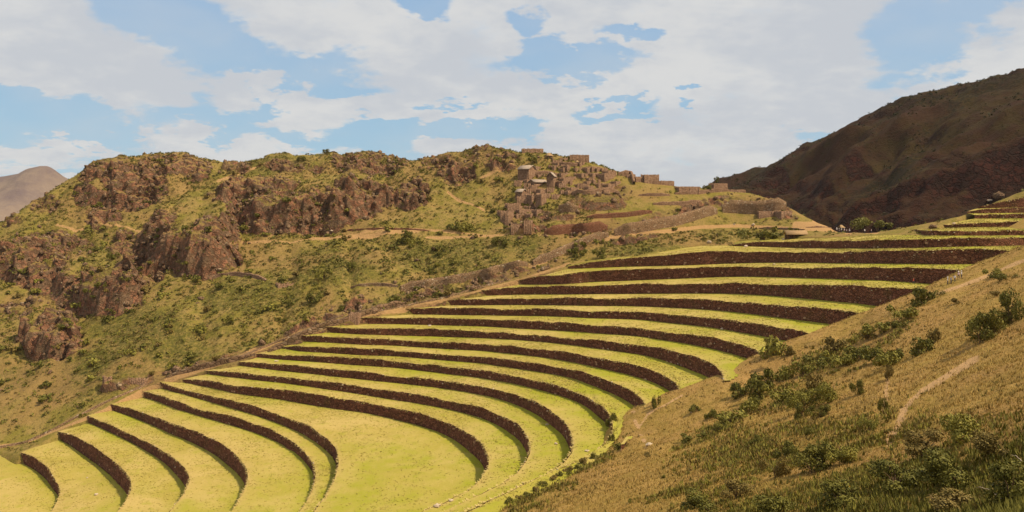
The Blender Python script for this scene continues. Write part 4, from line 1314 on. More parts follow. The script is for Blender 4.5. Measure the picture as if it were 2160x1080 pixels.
while cnt < 205 and tries < 6000:
    tries += 1
    x = rr.uniform(0, 1700)
    y = rr.uniform(330, 860)
    p = hit(x, y)
    if p is None or p.y < 200 or p.y > 470:
        continue
    if inside_dist(np.array([p.x]), np.array([p.y]), poly)[0] > -3:
        continue
    # fewer on the mown plateau and in rock
    if x > 1200 and y < 480 and rr.random() < 0.85:
        continue
    if y < 480 and rr.random() < 0.5:
        continue
    mi = rr.choice((0, 0, 1, 2))
    w = rr.uniform(2.0, 4.4)
    zone = ("among the crags of the left hill" if x < 500 and y < 620 else "on the scrubby slope at the far left" if x < 250 else
            "on the slope above the lower terrace ends" if x < 620 and y >= 620 else "below the earthen path on the middle hill" if x < 760 and y >= 490 else
            "under the skyline of the middle hill" if y < 420 and x < 1000 else "between the big cliff and the earthen path" if x < 900 and y < 490 else
            "in the meadow beside the old road" if x < 1150 else "on the spur around the ruins" if y < 480 else "in the brushy patch above the top terraces")
    size = "large" if w > 3.2 else "small"
    colr = ("dark green", "bright green", "dull olive")[mi]
    shrub((p.x, p.y, p.z - 0.15), w, w * rr.uniform(0.5, 0.75), 'far', mi, "%s %s shrub %s" % (size, colr, zone), "%s %s shrubs %s" % (size, colr, zone))
    cnt += 1


def hill_z(X, Y):
    fx_ = np.clip((X - GX[0]) / 0.8, 0, len(GX) - 2)
    fy_ = np.interp(Y, GY, np.arange(len(GY)))
    fy_ = np.clip(fy_, 0, len(GY) - 2)
    i = fx_.astype(int)
    j = fy_.astype(int)
    u = fx_ - i
    v = fy_ - j
    q = lambda A: (A[j, i] * (1 - u) + A[j, i + 1] * u) * (1 - v) + (A[j + 1, i] * (1 - u) + A[j + 1, i + 1] * u) * v
    return q(Zf), q(rock), q(path), q(ins), q(flat)


def scrub(name, n, leaves, smin, smax, leaf, fz, xr, yr, mat, dens):
    X = rng.uniform(*xr, n)
    Y = rng.uniform(*yr, n)
    Z, keep = fz(X, Y)
    keep &= rng.random(n) < dens(X, Y)
    X, Y, Z = X[keep], Y[keep], Z[keep]
    n = len(X)
    s = rng.uniform(smin, smax, n) * rng.uniform(0.6, 1.0, n)
    d = rng.normal(0, 1, (n, leaves, 3))
    d /= np.linalg.norm(d, axis=2)[..., None]
    p = d * s[:, None, None] * rng.uniform(0.4, 0.62, (n, leaves, 1))
    p[..., 2] = np.abs(p[..., 2]) * 0.9
    base = np.stack([X, Y, Z - 0.1], -1)[:, None]
    p = p + base
    u = rng.normal(0, 1, (n, leaves, 3))
    u /= np.linalg.norm(u, axis=2)[..., None]
    v = np.cross(u, d)
    sz = (leaf * s[:, None] * rng.uniform(0.6, 1.2, (n, leaves)))[..., None]
    V = np.stack([p - u * sz, p + u * sz, p + v * sz * 1.4], 2).reshape(-1, 3)
    o = mesh_np(name, V, np.arange(len(V)).reshape(-1, 3), mat)
    o['kind'] = 'stuff'
    return o


def fz_hill(X, Y):
    z, rk_, pt, ins_, fl = hill_z(X, Y)
    keep = (ins_ < -1.5) & (pt < 0.3) & (Y < 480)
    return z, keep


def dens_hill(X, Y):
    z, rk_, pt, ins_, fl = hill_z(X, Y)
    px, py = to_px(X, Y, z)
    d = 0.30 + 0.9 * sstep(fbm(X, Y, 30, 3), -0.15, 0.3)
    d *= np.where(fl > 0.5, 0.12, 1)
    d = np.where((fl > 0.5) & (py > 485) & (py < 545) & (px < 1660), 1.0, d)
    d *= 1 - 0.45 * sstep(rk_, 0.2, 0.7)
    return d


scrub("green_scrub", 30000, 16, 0.9, 2.6, 0.26, fz_hill, (-300, 260), (190, 475), M_LEAF, dens_hill)
scrub("bright_scrub", 12000, 14, 0.7, 2.0, 0.26, fz_hill, (-300, 260), (190, 475), M_LEAF2, dens_hill)
scrub("dull_scrub", 52000, 12, 0.5, 1.7, 0.28, fz_hill, (-300, 260), (190, 475), M_LEAF3, dens_hill)


def fz_dark(X, Y):
    fx_ = np.clip((X - RX[0]) / 2.0, 0, len(RX) - 2).astype(int)
    fy_ = np.clip((Y - RY[0]) / 2.4, 0, len(RY) - 2).astype(int)
    return ZR2[fy_, fx_], Y > 0


M_LEAFD = mat_leaf("dark_hill_leaf", (0.022, 0.026, 0.008), (0.045, 0.045, 0.012), (0.07, 0.06, 0.018))  # leaf colours darkened too, carrying the hill's cloud shade
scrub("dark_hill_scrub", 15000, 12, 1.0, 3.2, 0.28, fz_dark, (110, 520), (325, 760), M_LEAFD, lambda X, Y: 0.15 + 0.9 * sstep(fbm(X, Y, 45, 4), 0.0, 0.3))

# near slope: grass tufts, thick close to the camera, thinning with distance
def near_tufts(name, n, mat, hmin, hmax, seed, rmin=14, rmax=235, blades=5, wd=0.05, maskf=None):
    r = np.random.default_rng(seed)
    dd = np.exp(r.uniform(math.log(rmin), math.log(rmax), n))
    aa = r.uniform(math.radians(-14), math.radians(48), n)
    X = dd * np.sin(aa)
    Y = dd * np.cos(aa)
    keep = (Y > 12) & (Y < 258) & (X < 235)
    X, Y, dd = X[keep], Y[keep], dd[keep]
    ins_ = inside_dist(X, Y, poly)
    Z = near_z(X, Y)
    pi_ = pathn[np.clip((Y - NY[0]) / 0.7, 0, len(NY) - 1).astype(int), np.clip((X - NX[0]) / 0.7, 0, len(NX) - 1).astype(int)]
    keep = (ins_ < -0.3) & (r.random(len(X)) > pi_ * 0.96)
    if maskf is not None:
        keep &= r.random(len(X)) < maskf(X, Y)
    X, Y, Z, dd = X[keep], Y[keep], Z[keep], dd[keep]
    n = len(X)
    grow = np.clip(dd / 75, 0.6, 1.9)[:, None]       # sparse far tufts are bigger clumps
    h = r.uniform(hmin, hmax, (n, blades)) * np.clip(grow, 0.8, 1.5)
    w = wd * grow * r.uniform(0.6, 1.4, (n, blades))
    az_ = r.uniform(0, 6.28, (n, blades))
    lean = r.uniform(0.1, 0.6, (n, blades)) * h
    off = r.normal(0, 0.12, (n, blades, 2)) * grow[..., None]
    bx = X[:, None] + off[..., 0]
    by = Y[:, None] + off[..., 1]
    bz = np.repeat(Z[:, None], blades, 1) - 0.05
    tx = -np.sin(az_)
    ty = np.cos(az_)
    a0 = np.stack([bx - tx * w, by - ty * w, bz], -1)
    a1 = np.stack([bx + tx * w, by + ty * w, bz], -1)
    a2 = np.stack([bx + np.cos(az_) * lean, by + np.sin(az_) * lean, bz + h], -1)
    V = np.stack([a0, a1, a2], 2).reshape(-1, 3)
    o = mesh_np(name, V, np.arange(len(V)).reshape(-1, 3), mat)
    o['kind'] = 'stuff'
    return o


near_tufts("dry_grass", 150000, M_DRY, 0.08, 0.25, 11, wd=0.036)
near_tufts("olive_grass", 40000, M_LEAF3, 0.12, 0.36, 12, maskf=lambda X, Y: 0.15 + 0.85 * sstep(fbm(X, Y, 14, 3), 0.0, 0.35))


def corner_mask(X, Y):
    px, py = to_px(X, Y, near_z(X, Y))
    return sstep(py + 0.30 * (px - 1500), 1050, 1190) * 0.9 + 0.04 * sstep(fbm(X, Y, 9, 3), 0.1, 0.3)


def lush_mask(X, Y):
    i = np.clip((X - NX[0]) / 0.7, 0, len(NX) - 1).astype(int)
    j = np.clip((Y - NY[0]) / 0.7, 0, len(NY) - 1).astype(int)
    return lushn[j, i] * sstep(fbm(X, Y, 7, 3), -0.25, 0.25)


near_tufts("green_herbs", 70000, M_LEAF2, 0.15, 0.5, 14, rmin=40, wd=0.10, blades=5, maskf=lush_mask)
near_tufts("dull_herbs", 60000, M_LEAF3, 0.15, 0.5, 15, rmin=30, wd=0.09, blades=5, maskf=lush_mask)
near_tufts("undergrowth", 90000, M_LEAF, 0.15, 0.55, 13, rmax=110, wd=0.09, blades=6, maskf=corner_mask)  # dark leaves massed in the corner also stand in for cloud shade


def crag_stones(name, n, fz, xr, yr, smin, smax, mat):
    ico = bpy.data.meshes.new("tmp")
    import bmesh
    bm = bmesh.new()
    bmesh.ops.create_icosphere(bm, subdivisions=1, radius=1)
    iv = np.array([v.co[:] for v in bm.verts])
    fi = np.array([[v.index for v in f.verts] for f in bm.faces])
    bm.free()
    X = rng.uniform(*xr, n)
    Y = rng.uniform(*yr, n)
    z, rk_, pt, ins_, fl = hill_z(X, Y)
    vl = (X > 0) & (Y > 340)
    keep = (ins_ < -1) & (pt < 0.3) & ~(vl & (rng.random(n) < 0.7)) & (rng.random(n) < 0.012 + 0.9 * sstep(rk_, 0.25, 0.7))
    X, Y, z = X[keep], Y[keep], z[keep]
    n = len(X)
    s = smin + (smax - smin) * rng.random(n) ** 3
    V = iv[None] * s[:, None, None] * rng.uniform(0.55, 1.15, (n, 1, 3)) * (1 + rng.normal(0, 0.26, (n, len(iv), 1)))
    V += np.stack([X, Y, z + 0.1 * s], -1)[:, None]
    V[..., 1] -= 0.0
    F_ = fi[None] + (np.arange(n) * len(iv))[:, None, None]
    o = mesh_np(name, V.reshape(-1, 3), F_.reshape(-1, 3), mat)
    o['kind'] = 'stuff'
    return o


crag_stones("crag_stones", 30000, None, (-300, 150), (230, 470), 0.25, 1.7, M_ROCK)

# ------------------------------------------------------------------ ruins and walls
def safe_hit(px, py, maxd=1e9):
    for k in range(0, 26, 1):
        p = hit(px, py + k)
        if p is not None and p.y < 470 and p.y < maxd:
            return p
    return None


def wall_mesh(name, L, H, th, mat, parent=None, ragged=0.25, seed=0, gaps=(), deep=3.0, step=0.7, tops=None, loc=(0, 0, 0), rz=0.0):
    """a standing stone wall along +x from 0 to L, thickness along +y"""
    r = np.random.default_rng(seed)
    n = max(3, int(L / step) + 1)
    xs = np.linspace(0, L, n)
    V = []
    F_ = []
    hh = []
    for i in range(n - 1):
        xm = (xs[i] + xs[i + 1]) / 2 / L
        h = H * (tops(xm) if tops else 1.0) - ragged * r.random()
        for (a, b, hg) in gaps:
            if a < xm < b:
                h = hg * H
        hh.append(h)
    for i in range(n - 1):
        x0, x1, h = xs[i], xs[i + 1], hh[i]
        j = r.normal(0, 0.03)
        b0 = len(V)
        for (x, y, z) in ((x0, j, -deep), (x1, j, -deep), (x1, th + j, -deep), (x0, th + j, -deep), (x0, j + 0.08, h), (x1, j + 0.08, h), (x1, th + j - 0.08, h), (x0, th + j - 0.08, h)):
            V.append((x, y, z))
        F_ += [(b0, b0 + 1, b0 + 5, b0 + 4), (b0 + 1, b0 + 2, b0 + 6, b0 + 5), (b0 + 2, b0 + 3, b0 + 7, b0 + 6), (b0 + 3, b0, b0 + 4, b0 + 7), (b0 + 4, b0 + 5, b0 + 6, b0 + 7)]
    o = mesh_np(name, V, F_, mat, parent=parent)
    o.location = loc
    o.rotation_euler = (0, 0, rz)
    return o


def gable_roof(name, L, D, rise, mat, parent, z, over=0.5, th=0.3, hip=0.0, lean=0.0):
    x0, x1, y0, y1 = -over, L + over, -over, D + over
    ym = D / 2 + lean
    V = [(x0, y0, 0), (x1, y0, 0), (x1 - hip, ym, rise), (x0 + hip, ym, rise), (x0, y1, 0), (x1, y1, 0)]
    V += [(x, y, q - th) for (x, y, q) in V]
    F4 = [(0, 1, 2, 3), (5, 4, 3, 2), (7, 6, 9, 8), (10, 11, 8, 9), (0, 6, 7, 1), (4, 5, 11, 10)]
    V += [V[3], V[2]]
    F4 += [(0, 3, 9, 6), (3, 4, 10, 9), (1, 7, 8, 2), (2, 8, 11, 5)]
    o = mesh_np(name, V, F4, mat, parent=parent)
    o.location = (0, 0, z)
    return o


def ruin(label, px, py, w, h, D, rot=12, roof=None, gaps=(), ragged=0.35, mat=None, tops=None, cat="ruined building", group="ruined stone buildings", side_only=False, name="ruined_building"):
    mat = mat or M_RUIN
    p = safe_hit(px, py)
    if p is None:
        return None
    s = p.y / F_PX
    L = w * s
    H = h * s * 1.25
    L *= 1.08
    if px < 1330 and py > 340:
        rot = rot + 30 if rot > -5 else rot
    e = empty(name, (p.x - L / 2, p.y, p.z - 0.2), math.radians(rot))
    sd = int(px * 7 + py)
    th = 0.7
    wall_mesh("front_wall", L, H, th, mat, e, ragged, sd, gaps)
    wall_mesh("back_wall", L, H * 1.05, th, mat, e, ragged, sd + 1, (), loc=(0, D - th, 0))
    gt = (lambda t: 1.0 + (0.45 * (1 - abs(t - 0.5) * 2))) if roof else None
    for nm, x in (("side_wall", th), ("side_wall", L)):
        wall_mesh(nm, D - 2 * th - 0.02, H * (0.98 if roof else 0.95), th, mat, e, 0.02 if roof else ragged, sd + 3 + int(x), (), tops=gt, step=0.45, loc=(x, th + 0.01, 0), rz=math.pi / 2)
    if roof:
        gable_roof("roof", L, D, H * 0.36 + 0.2, roof, e, H * 0.99, over=0.3, th=0.2)
    tag(e, label, cat, group)
    return e


C_ = lambda *g_: [(a, b, c) for (a, b, c) in g_]
ruin("long low ruin wall block on the crest, left of the little thatched watch hut", 1124, 323, 42, 9, 5, 4)
ruin("low ruin block on the crest just right of the watch hut", 1182, 326, 30, 9, 5, 6, gaps=C_((0, 0.45, 0.5)))
ruin("long stepped ruin wall on the ridge carrying the tiny second hut", 1222, 340, 38, 12, 6, -6, tops=lambda t: 1.0 - 0.35 * t)
ruin("square ruin block on the ridge between the tiny hut and the twin towers", 1262, 347, 24, 11, 5, 8)
ruin("crenellated twin tower ruin on the ridge, right of the village", 1295, 361, 22, 16, 5, 6, gaps=C_((0.4, 0.6, 0.84)), cat="ruined tower")
ruin("dark gabled house with a pale roof at the left edge of the village", 1106, 377, 26, 17, 7, -32, roof=M_THATCH)
ruin("wide roofless gabled house at the top middle of the village", 1213, 362, 30, 13, 5, 10, gaps=C_((0.3, 0.7, 0.3)))
ruin("small roofless house at the top right of the village", 1249, 366, 18, 12, 5, 8)
ruin("dark gabled ruin without roof at the upper right of the village", 1279, 364, 16, 9, 5, 10, tops=lambda t: 0.6 + 0.9 * (1 - abs(t - 0.5) * 2))
ruin("large square ruin with a window at the right edge of the village", 1290, 386, 26, 18, 7, 8, gaps=C_((0.74, 0.82, 0.6)))
ruin("terrace shaped ruin block under the large square ruin at the right", 1297, 403, 26, 14, 5, 6)
ruin("roofless room row in the upper middle of the village", 1206, 374, 40, 9, 6, 6, gaps=C_((0.6, 0.68, 0.2)))
ruin("long ruin wall block across the middle of the village", 1219, 388, 56, 12, 4, 5)
ruin("long house with a bluish pale roof in the middle of the village", 1149, 398, 40, 12, 5, 8, roof=M_THATCH, gaps=C_((0.2, 0.24, 0.2), (0.6, 0.64, 0.2)))
ruin("narrow tall gable with a bright roof right of the long roofed house", 1175, 396, 12, 20, 4, 35, roof=M_THATCH)
ruin("open roofless room right of the bright gable", 1201, 397, 28, 14, 6, 8, gaps=C_((0.15, 0.75, 0.35)))
ruin("long dark ruin wall under the long roofed house", 1163, 409, 42, 10, 4, 6)
ruin("pale square ruin block in the lower middle of the village", 1216, 406, 20, 10, 4, 8)
ruin("low ruin room right of the pale square block", 1238, 398, 26, 9, 5, 6, gaps=C_((0.4, 0.5, 0.1)))
ruin("small house with a bright steep roof at the lower left of the village", 1095, 420, 15, 13, 5, -30, roof=M_THATCH)
ruin("tiny roofless shed left of the long dark wall", 1134, 409, 10, 8, 3, 20)
ruin("dark roofless building beneath the bright steep roof", 1104, 430, 26, 14, 6, -8)
ruin("tall roofless building with a dark open front, lower left of the village", 1134, 435, 22, 22, 6, 6, gaps=C_((0.2, 0.8, 0.25)))
ruin("sunlit stub of a tall wall beside the dark open front", 1150, 434, 14, 22, 4, 14, tops=lambda t: 1.0 - 0.3 * t)
ruin("dark walled ruin low on the left flank of the spur", 1083, 448, 24, 15, 5, -10)
ruin("ruin with a grassy top right of the dark walled one", 1112, 457, 30, 14, 5, -4)
ruin("lowest dark ruin tower at the left foot of the village", 1065, 471, 18, 22, 6, -24)
ruin("lowest right ruin stub at the foot of the village", 1113, 478, 16, 12, 4, -10)
ruin("lone low ruin on the plateau, left of the crenellated block", 1350, 385, 16, 11, 5, 14)
ruin("crenellated ruin block on the plateau", 1375, 388, 30, 17, 7, 5, gaps=C_((0.3, 0.42, 0.8), (0.62, 0.72, 0.86)), tops=lambda t: 0.95 + 0.1 * t)
ruin("low long ruin wall between the crenellated block and the big box ruin", 1405, 391, 33, 9, 6, 3, tops=lambda t: 1.0 - 0.25 * abs(t - 0.5))
ruin("big box shaped ruin on the plateau skyline", 1455, 393, 42, 14, 8, 4, ragged=0.1)
ruin("isolated box ruin below the skyline, right of the big box ruin", 1521, 400, 28, 13, 7, 8, ragged=0.1)
ruin("very low pale ruin footing right of the isolated box ruin", 1556, 402, 32, 6, 4, 2)
ruin("ruin enclosure with a dark long side on the slope above the grassy square", 1625, 457, 46, 10, 8, -4, ragged=0.1)
ruin("sunlit broken end of the ruin enclosure above the grassy square", 1661, 457, 24, 11, 6, 14, tops=lambda t: 1.0 - 0.4 * t)
ruin("square low ruin in the meadow left of the terraces", 620, 608, 62, 9, 4, 2, ragged=0.5, mat=M_RUIN)
ruin("small pointed ruin stub at the edge of the terraces", 746, 678, 22, 15, 2.5, -14, tops=lambda t: 0.35 + 0.65 * (1 - abs(t - 0.45) * 1.6))
ruin("small ruin footing low in the scrub left of the terraces", 285, 806, 46, 9, 4, -10, ragged=0.9)
ruin("tiny ruin stub left of the small footing in the scrub", 228, 808, 14, 11, 3, 10, ragged=0.9)


# the rest of the village: small roofless rooms packed between the named ones
ROOMS = [(1092, 392, 14, 9), (1120, 388, 14, 8), (1186, 352, 16, 8), (1232, 352, 14, 9), (1196, 384, 18, 8), (1236, 378, 16, 10), (1258, 376, 14, 9), (1262, 390, 18, 9),
         (1246, 392, 14, 8), (1186, 398, 14, 9), (1125, 402, 14, 9), (1112, 412, 14, 10), (1150, 418, 16, 8), (1170, 420, 14, 8), (1092, 440, 14, 9), (1126, 446, 16, 9),
         (1100, 462, 18, 9), (1080, 466, 14, 10), (1140, 452, 14, 8), (1272, 398, 16, 9), (1306, 392, 12, 8), (1222, 364, 14, 8), (1144, 376, 16, 7), (1168, 382, 14, 7),
         (1088, 482, 20, 8), (1318, 372, 14, 8), (1330, 376, 14, 7),
         (1178, 360, 16, 9), (1140, 362, 16, 9), (1128, 370, 14, 8), (1196, 365, 14, 9), (1242, 362, 12, 8), (1266, 364, 12, 8), (1180, 374, 16, 8), (1210, 382, 16, 8), (1250, 384, 14, 8),
         (1226, 398, 16, 9), (1192, 410, 18, 8), (1160, 406, 14, 8), (1112, 398, 14, 9), (1118, 424, 16, 9), (1100, 446, 14, 9), (1128, 460, 16, 8), (1070, 456, 14, 9), (1206, 412, 14, 8), (1250, 402, 14, 8), (1282, 410, 14, 8)]
for i, (x, y, w, h) in enumerate(ROOMS):
    zn = ("top" if y < 372 else "upper middle" if y < 392 else "lower middle" if y < 425 else "foot") + (" left" if x < 1150 else " right" if x > 1235 else "")
    ruin("small roofless stone room packed in the %s of the village" % zn, x, y, w, h * 1.15, 4 + (i % 3), (i * 37) % 40 - 18, gaps=C_((0.4, 0.6, 0.4)) if i % 2 else (), group="roofless rooms in the %s of the village" % zn, name="ruined_hut")


def hut(label, px, py, w, h, roofm, wall=True, posts=False):
    p = safe_hit(px, py)
    s = p.y / F_PX
    L = w * s
    H = h * s
    e = empty("hut", (p.x - L / 2, p.y, p.z - 0.1), math.radians(8))
    if wall:
        wall_mesh("wall", L, H * 0.5, L * 0.8, M_RUIN, e, 0.0, 3)
    if posts:
        for (x, y) in ((0, 0), (L, 0), (0, L * 0.8), (L, L * 0.8)):
            wall_mesh("post", 0.18, H * 0.55, 0.18, M_STEM, e, 0.0, 1, deep=0.4, loc=(x - 0.09, y - 0.09, 0))
    gable_roof("roof", L, L * 0.8, H * 0.45, roofm, e, H * 0.55, over=L * 0.1, hip=L * 0.42)
    tag(e, label, "hut")
    return e


hut("little thatched watch hut standing on the crest of the spur", 1159, 319, 14, 14, M_THATCH2)
hut("tiny second hut perched on the ridge wall", 1218, 329, 7, 8, M_THATCH2)
hut("small open thatched kiosk beside the visitors on the path", 1777, 487, 11, 13, M_THATCH2, False, True)
# long open shelter
p = safe_hit(1681, 503)
s_ = p.y / F_PX
L = 40 * s_
e = empty("shelter", (p.x - L / 2, p.y, p.z), math.radians(-3))
for (x, y) in ((0.2, 0), (L / 3, 0), (2 * L / 3, 0), (L - 0.4, 0), (0.2, 3.2), (L - 0.4, 3.2)):
    wall_mesh("post", 0.22, 1.7, 0.22, M_STEM, e, 0, 1, deep=0.4, loc=(x, y, 0))
wall_mesh("back_wall", L, 1.5, 0.3, M_RUIN, e, 0, 5, loc=(0, 3.6, 0))
gable_roof("roof", L, 3.8, 1.5, M_THATCH2, e, 1.75, over=0.5)
tag(e, "long open shelter with a thatched roof on posts above the top terrace", "shelter")


def bank(label, pts, h, mat, th=1.0, name="stone_wall", cat="stone wall", ragged=0.25, group=None, cap=None, sink=1.5):
    """stone wall that follows the ground through the given feet"""
    ws = []
    for a, b in zip(pts[:-1], pts[1:]):
        m = max(2, int(math.hypot(b[0] - a[0], b[1] - a[1]) / 6))
        for i in range(m):
            t = i / m
            q = safe_hit(a[0] + (b[0] - a[0]) * t, a[1] + (b[1] - a[1]) * t)
            if q is not None:
                hh = h if not isinstance(h, (list, tuple)) else None
                ws.append((q.x, q.y, q.z))
    if len(ws) < 3:
        return None
    w = np.array(ws)
    # remove jumps
    keep = [0]
    for i in range(1, len(w)):
        if np.linalg.norm(w[i, :2] - w[keep[-1], :2]) < 25:
            keep.append(i)
    w = w[keep]
    for c in range(3):
        w[:, c] = gauss(w[:, c], 1.5) if len(w) > 6 else w[:, c]
    r, s = resample(w, 0.8)
    n = len(r)
    nr = normals(r[:, :2])
    fade = np.minimum(1, np.minimum(np.arange(n), np.arange(n)[::-1]) / 5.0)
    top = r[:, 2] + h * (0.55 + 0.45 * fade) + ragged * fbm(s, s * 0 + h, 2.5, 3) - ragged * rng.random(n) * 0.5
    rows = [(0.25, -sink), (0.12, 0.3), (0.0, 0.62), (0.05, 1.0), (-th, 1.0), (-th, -sink)]
    V = []
    for (o_n, f) in rows:
        z = r[:, 2] + f if f < 0 else (r[:, 2] + (top - r[:, 2]) * f)
        jit = 0.12 * fbm(s, s * 0 + f * 9, 1.7, 2) if o_n > -0.5 else 0
        V.append(np.c_[r[:, :2] + nr * (o_n + jit if np.isscalar(jit) else (o_n + jit)[:, None]), z])
    V = np.concatenate(V)
    o = mesh_np(name, V, grid_faces(len(rows), n), mat)
    tag(o, label, cat, group)
    return o


GB = "stone embankments beside the old road"
bank("straight reddish retaining wall under the village, left of the stone steps", [(1148, 497), (1200, 494), (1250, 490), (1288, 485)], 4.4, M_RED, cat="retaining wall", name="retaining_wall")
bank("grey embankment of the old road, lower stretch beside the upper terrace ends", [(845, 613), (900, 607), (960, 598), (1020, 585), (1075, 570), (1120, 561)], 3.4, M_RETW, group=GB, cat="embankment", name="embankment")
bank("grey embankment of the old road, middle stretch rising towards the steps", [(1125, 560), (1170, 545), (1215, 525), (1255, 508), (1290, 498)], 3.4, M_RETW, group=GB, cat="embankment", name="embankment")
bank("broad grey stone slope of the old road, upper stretch right of the steps", [(1296, 497), (1340, 492), (1385, 484), (1430, 476), (1480, 460), (1520, 449)], 4.8, M_RETW, group=GB, cat="embankment", name="embankment")
bank("curved dark stone bank where the old road reaches the plateau", [(1524, 448), (1560, 450), (1600, 452), (1640, 446), (1665, 440)], 6.2, M_RETW, group=GB, cat="embankment", name="embankment")
bank("rough dark stone bank above the left ends of the middle terraces", [(560, 748), (620, 722), (680, 694), (735, 678), (800, 656), (860, 642)], 2.4, M_ROCK, group=GB, cat="embankment", name="embankment", ragged=0.9)
bank("rough dark stone bank above the left ends of the lower middle terraces", [(350, 797), (420, 780), (490, 764), (545, 748)], 2.0, M_ROCK, group=GB, cat="embankment", name="embankment", ragged=0.9)
GP = "low walls on the plateau meadow"
bank("lowest plateau wall, dark, starting at the crag under the village", [(1238, 461), (1280, 460), (1330, 457), (1382, 448)], 2.2, M_RED, group=GP)
bank("middle plateau wall across the meadow", [(1378, 432), (1420, 433), (1450, 432), (1484, 425)], 1.8, M_RUIN, group=GP)
bank("upper plateau wall left of the brushy patch", [(1348, 413), (1380, 414), (1420, 413)], 1.6, M_RUIN, group=GP)
bank("highest plateau wall under the isolated box ruin", [(1424, 410), (1470, 410), (1510, 405), (1546, 404)], 1.8, M_RUIN, group=GP)
bank("big grey ramp wall on the lower flank of the village", [(1178, 446), (1200, 450), (1226, 447)], 5.2, M_RETW, cat="retaining wall", name="retaining_wall")
bank("curved ridge wall descending right from the twin towers", [(1304, 370), (1322, 372), (1342, 374)], 3.2, M_RUIN, name="ridge_wall")
bank("village terrace wall above the dark crags", [(1206, 410), (1240, 412), (1280, 406), (1312, 408)], 2.6, M_RUIN, cat="retaining wall", name="retaining_wall")
bank("thin grassy terrace wall beneath the dark gabled house", [(1110, 372), (1140, 370), (1172, 366)], 2.4, M_RUIN, cat="retaining wall", name="retaining_wall")
bank("village wall at the foot of the ridge block", [(1165, 348), (1195, 352), (1225, 350)], 2.6, M_RUIN, cat="retaining wall", name="retaining_wall")
bank("long low wall curving through the meadow, left of the square low ruin", [(440, 587), (470, 582), (500, 581), (535, 586), (567, 595)], 1.7, M_RUIN, ragged=0.5)
bank("dark earthen step along the path in the middle of the hill", [(720, 488), (780, 484), (850, 484), (912, 488)], 0.8, M_RED, cat="stone step", name="stone_step")
bank("short dark terrace step right of the square low ruin", [(740, 607), (790, 602), (845, 606)], 1.3, M_RETW)
bank("low boundary wall along the left ends of the lower terraces", [(-40, 952), (4, 945), (57, 934), (118, 905), (178, 873), (230, 847), (293, 820), (330, 803)], 0.7, M_RETW, th=0.6, cat="boundary wall", name="boundary_wall", ragged=0.15)
bank("stony edge running up along the left ends of the middle terraces", [(340, 800), (430, 776), (500, 757), (580, 724), (630, 704), (682, 684), (750, 666)], 0.6, M_RETW, th=0.6, cat="boundary wall", name="boundary_wall", ragged=0.3)
bank("stony edge running up along the left ends of the upper terraces", [(765, 664), (845, 648), (938, 629), (1010, 608), (1085, 588)], 0.6, M_RETW, th=0.6, cat="boundary wall", name="boundary_wall", ragged=0.3)
bank("dark wall step beside the path leading to the shelter", [(1600, 482), (1650, 484), (1700, 486)], 0.9, M_RUIN)
bank("edge wall of the pale path by the visitors", [(1700, 480), (1740, 481), (1775, 485)], 0.8, M_RUIN)

# ------------------------------------------------------------------ loose stones
def boulder(label, px, py, w, flat=0.6, mat=None, name="boulder"):
    p = safe_hit(px, py)
    s = p.y / F_PX * w * 0.5
    import bmesh
    bm = bmesh.new()
    bmesh.ops.create_icosphere(bm, subdivisions=2, radius=1)
    r = random.Random(px)
    for v in bm.verts:
        k = 1 + 0.28 * (vnoise(np.array(v.co.x * 1.7 + px), np.array(v.co.y * 1.7 + v.co.z * 2)) - 0.5) * 2
        v.co = Vector((v.co.x * k * s, v.co.y * k * s * 0.8, v.co.z * k * s * flat))
    me = bpy.data.meshes.new(name)
    bm.to_mesh(me)
    bm.free()
    me.materials.append(mat or M_BOULDER)
    o = bpy.data.objects.new(name, me)
    COL.objects.link(o)
    o.location = (p.x, p.y, p.z + s * flat * 0.5)
    o.rotation_euler = (0, 0, r.uniform(0, 6))
    tag(o, label, "boulder")
    return o


for b in [("white boulder low on the broadest lawn, near the bottom edge", 922, 1069, 15), ("flat dark flecked stone up and right of the white boulder", 951, 1056, 12, 0.3),
          ("small pale stone on the second grass strip, bottom left", 203, 1044, 8), ("small stone near the left end of the third grass strip", 184, 1008, 5, 0.4),
          ("small stone on the upper of the two right hand lawn tongues", 1154, 896, 8, 0.4), ("round white stone on the right hand lawn tongue", 1173, 937, 8),
          ("pale flat stone near the bushes at the end of the hedge", 1238, 952, 11, 0.4), ("split pale slab lying alone on the bare tan slope", 1370, 939, 17, 0.4),
          ("pale stone halfway along the terrace left of the round green bush", 1523, 695, 8), ("pale stone on a narrow lawn in the middle of the terraces", 906, 688, 7),
          ("white stone at the left end of the uppermost terrace", 1573, 521, 9), ("white stone in front of the long shelter", 1652, 506, 7),
          ("small dark stone in the middle of a far narrow terrace", 1633, 558, 7, 0.4), ("white stone behind the round green bush", 1642, 718, 8, 0.4),
          ("grey stone lying in scrub above the top terrace", 1496, 512, 11), ("pale stone beside the path to the shelter", 1589, 475, 8),
          ("pale stone at the head of the brushy patch", 1549, 474, 5), ("white stone beside a small bush on the tan slope", 1458, 871, 6),
          ("tiny stone at the left of a middle lawn", 583, 762, 9, 0.3), ("pale stone by the earthen path on the hill", 700, 488, 8, 0.5),
          ("dark boulder on the grassy shoulder at the upper right", 2107, 418, 26, 0.7, M_ROCK), ("flat stone left of the dark boulder at the upper right", 2088, 424, 12, 0.4),
          ("rock heap at the left end of the bright green strip", 1968, 481, 20, 0.5, M_ROCK), ("pale stone right of the rock heap by the bright strip", 2012, 473, 8)]:
    boulder(*b)

# ------------------------------------------------------------------ yellow flowers in the shade, dry branch
M_YEL = mat_plain("yellow_petal", (0.75, 0.42, 0.03), (0.8, 0.5, 0.05), 4, 0.6, 0.0)


